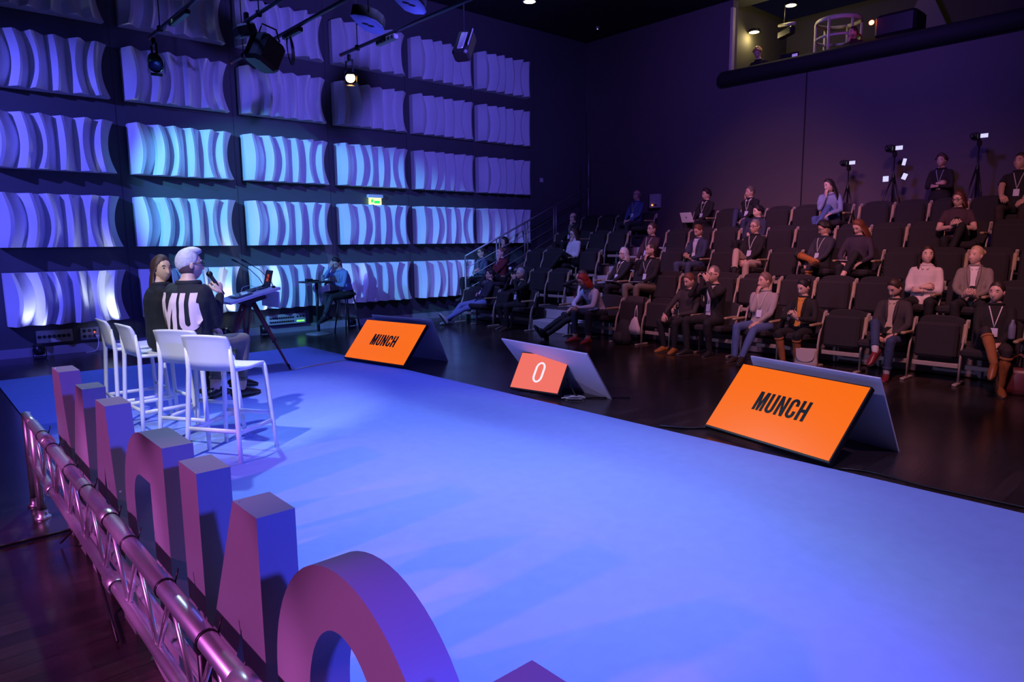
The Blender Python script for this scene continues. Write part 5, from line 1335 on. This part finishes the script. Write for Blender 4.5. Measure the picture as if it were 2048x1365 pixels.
# ================================================================== CONTROL BOOTH
t = thing('ring_railing', 'pale curved ring railing inside the control booth', 'railing', (15.7, 6.98, 4.75))
ringp = [(.45*math.cos(a), .45*math.sin(a), 1.60) for a in np.linspace(0, 2*PI, 25)]
M_PALE = mat('pale_rail', (.55, .50, .36), .5)
MB().loft(ringp, [(.05, .02)]*25, 6, lat=(0, 0, 1)).build('top_ring', M_PALE, t)
MB().loft([(p[0], p[1], 1.25) for p in ringp], [(.03, .012)]*25, 6, lat=(0, 0, 1)).build('middle_ring', M_PALE, t)
for a in range(0, 360, 60): MB().tube((.45*math.cos(math.radians(a)), .45*math.sin(math.radians(a)), 0), (.45*math.cos(math.radians(a)), .45*math.sin(math.radians(a)), 1.6), .03, 8).build('post', M_PALE, t)
t = thing('follow_spot', 'big black lamp housing with a red light in the control booth', 'stage light', (15.2, 5.55, 5.85))
MB().bbox((0, 0, 0), (.6, .75, .42), .05).build('housing', M_BLKPL, t)
MB().bbox((-.1, .0, -.55), (.08, .08, .8), .01).build('stand', M_BLKMET, t)
MB().ell((-.32, .42, .10), (.03, .05, .045), 12, 8).build('red_light', mat('red_lamp', (1, .1, .03), .3, emit=(1, .06, .02), estr=40), t)
t = thing('booth_desk', 'dark desk behind the sill of the control booth', 'desk', (14.86, 5.2, 4.75))
MB().bbox((0, 0, .70), (.34, 7.0, .04), .01).build('desk_top', M_BLACK, t); MB().bbox((.1, 0, .35), (.03, 6.8, .68), .01).build('desk_front', M_BLACK, t)
t = thing('booth_monitor', 'low dark monitor on the booth desk beside the blond technician', 'monitor', (14.84, 7.62, 5.47), 0)
MB().bbox((0, 0, .12), (.03, .42, .22), .006).build('case', M_BLKPL, t); MB().bbox((-.018, -.13, .14), (.006, .12, .10), .002).build('lit_corner', mat('violet_screen', (.2, .15, .4), .4, emit=(.4, .25, .8), estr=.6), t)
for (u, v, z, lb, e) in ((15.6, 8.9, 6.55, 'round yellow booth lamp beside the jamb', 14), (15.4, 7.92, 6.86, 'round yellow booth lamp at the top edge', 14)):
    t = thing('booth_lamp', lb, 'ceiling lamp', (u, v, z), 0, 'yellow booth lamps')
    MB().lathe([(0, .06), (.13, .06), (.14, 0), (.12, 0), (0, .01)], (0, 0, 0), 18).build('housing', M_BLKMET, t)
    MB().lathe([(0, -.004), (.11, -.004), (.11, .003)], (0, 0, 0), 18).build('diffuser', mat('yellow_lamp', (1, .85, .5), .3, emit=(1, .78, .32), estr=9), t)
    l = bpy.data.lights.new('booth_lamp_light', 'POINT'); l.energy = e; l.color = (1, .80, .40); l.shadow_soft_size = .1
    o = bpy.data.objects.new('booth_lamp_light', l); C.objects.link(o); o.location = (u, v, z-.12)
t = thing('booth_fixture', 'pale tube light angled on a hanger in the control booth', 'light fixture', (15.4, 8.0, 6.42), math.radians(60))
MB().tube((-.3, 0, .0), (.3, 0, .12), .035, 10).build('tube', M_PALE, t); MB().bbox((0, 0, -.12), (.5, .14, .16), .02).build('ballast', M_BLKMET, t); MB().tube((.1, 0, .05), (.1, 0, .55), .01, 6).build('hanger', M_BLKMET, t)
o = MB().prism([(3.6, 0), (5.2, 0), (4.4, 1.75)], (0, 0, 0), (0, 1, 0), (0, 0, 1), (1, 0, 0), .03).build('lit_wall_sheet', mat('olive_lit_wall', (.16, .15, .11), .7)); o.location = (16.6, 1.2, 5.25); tag(o, 'added triangular sheet imitating the lit part of the booth wall', 'board')  # added sheet, stands in for the olive lit part of the booth wall
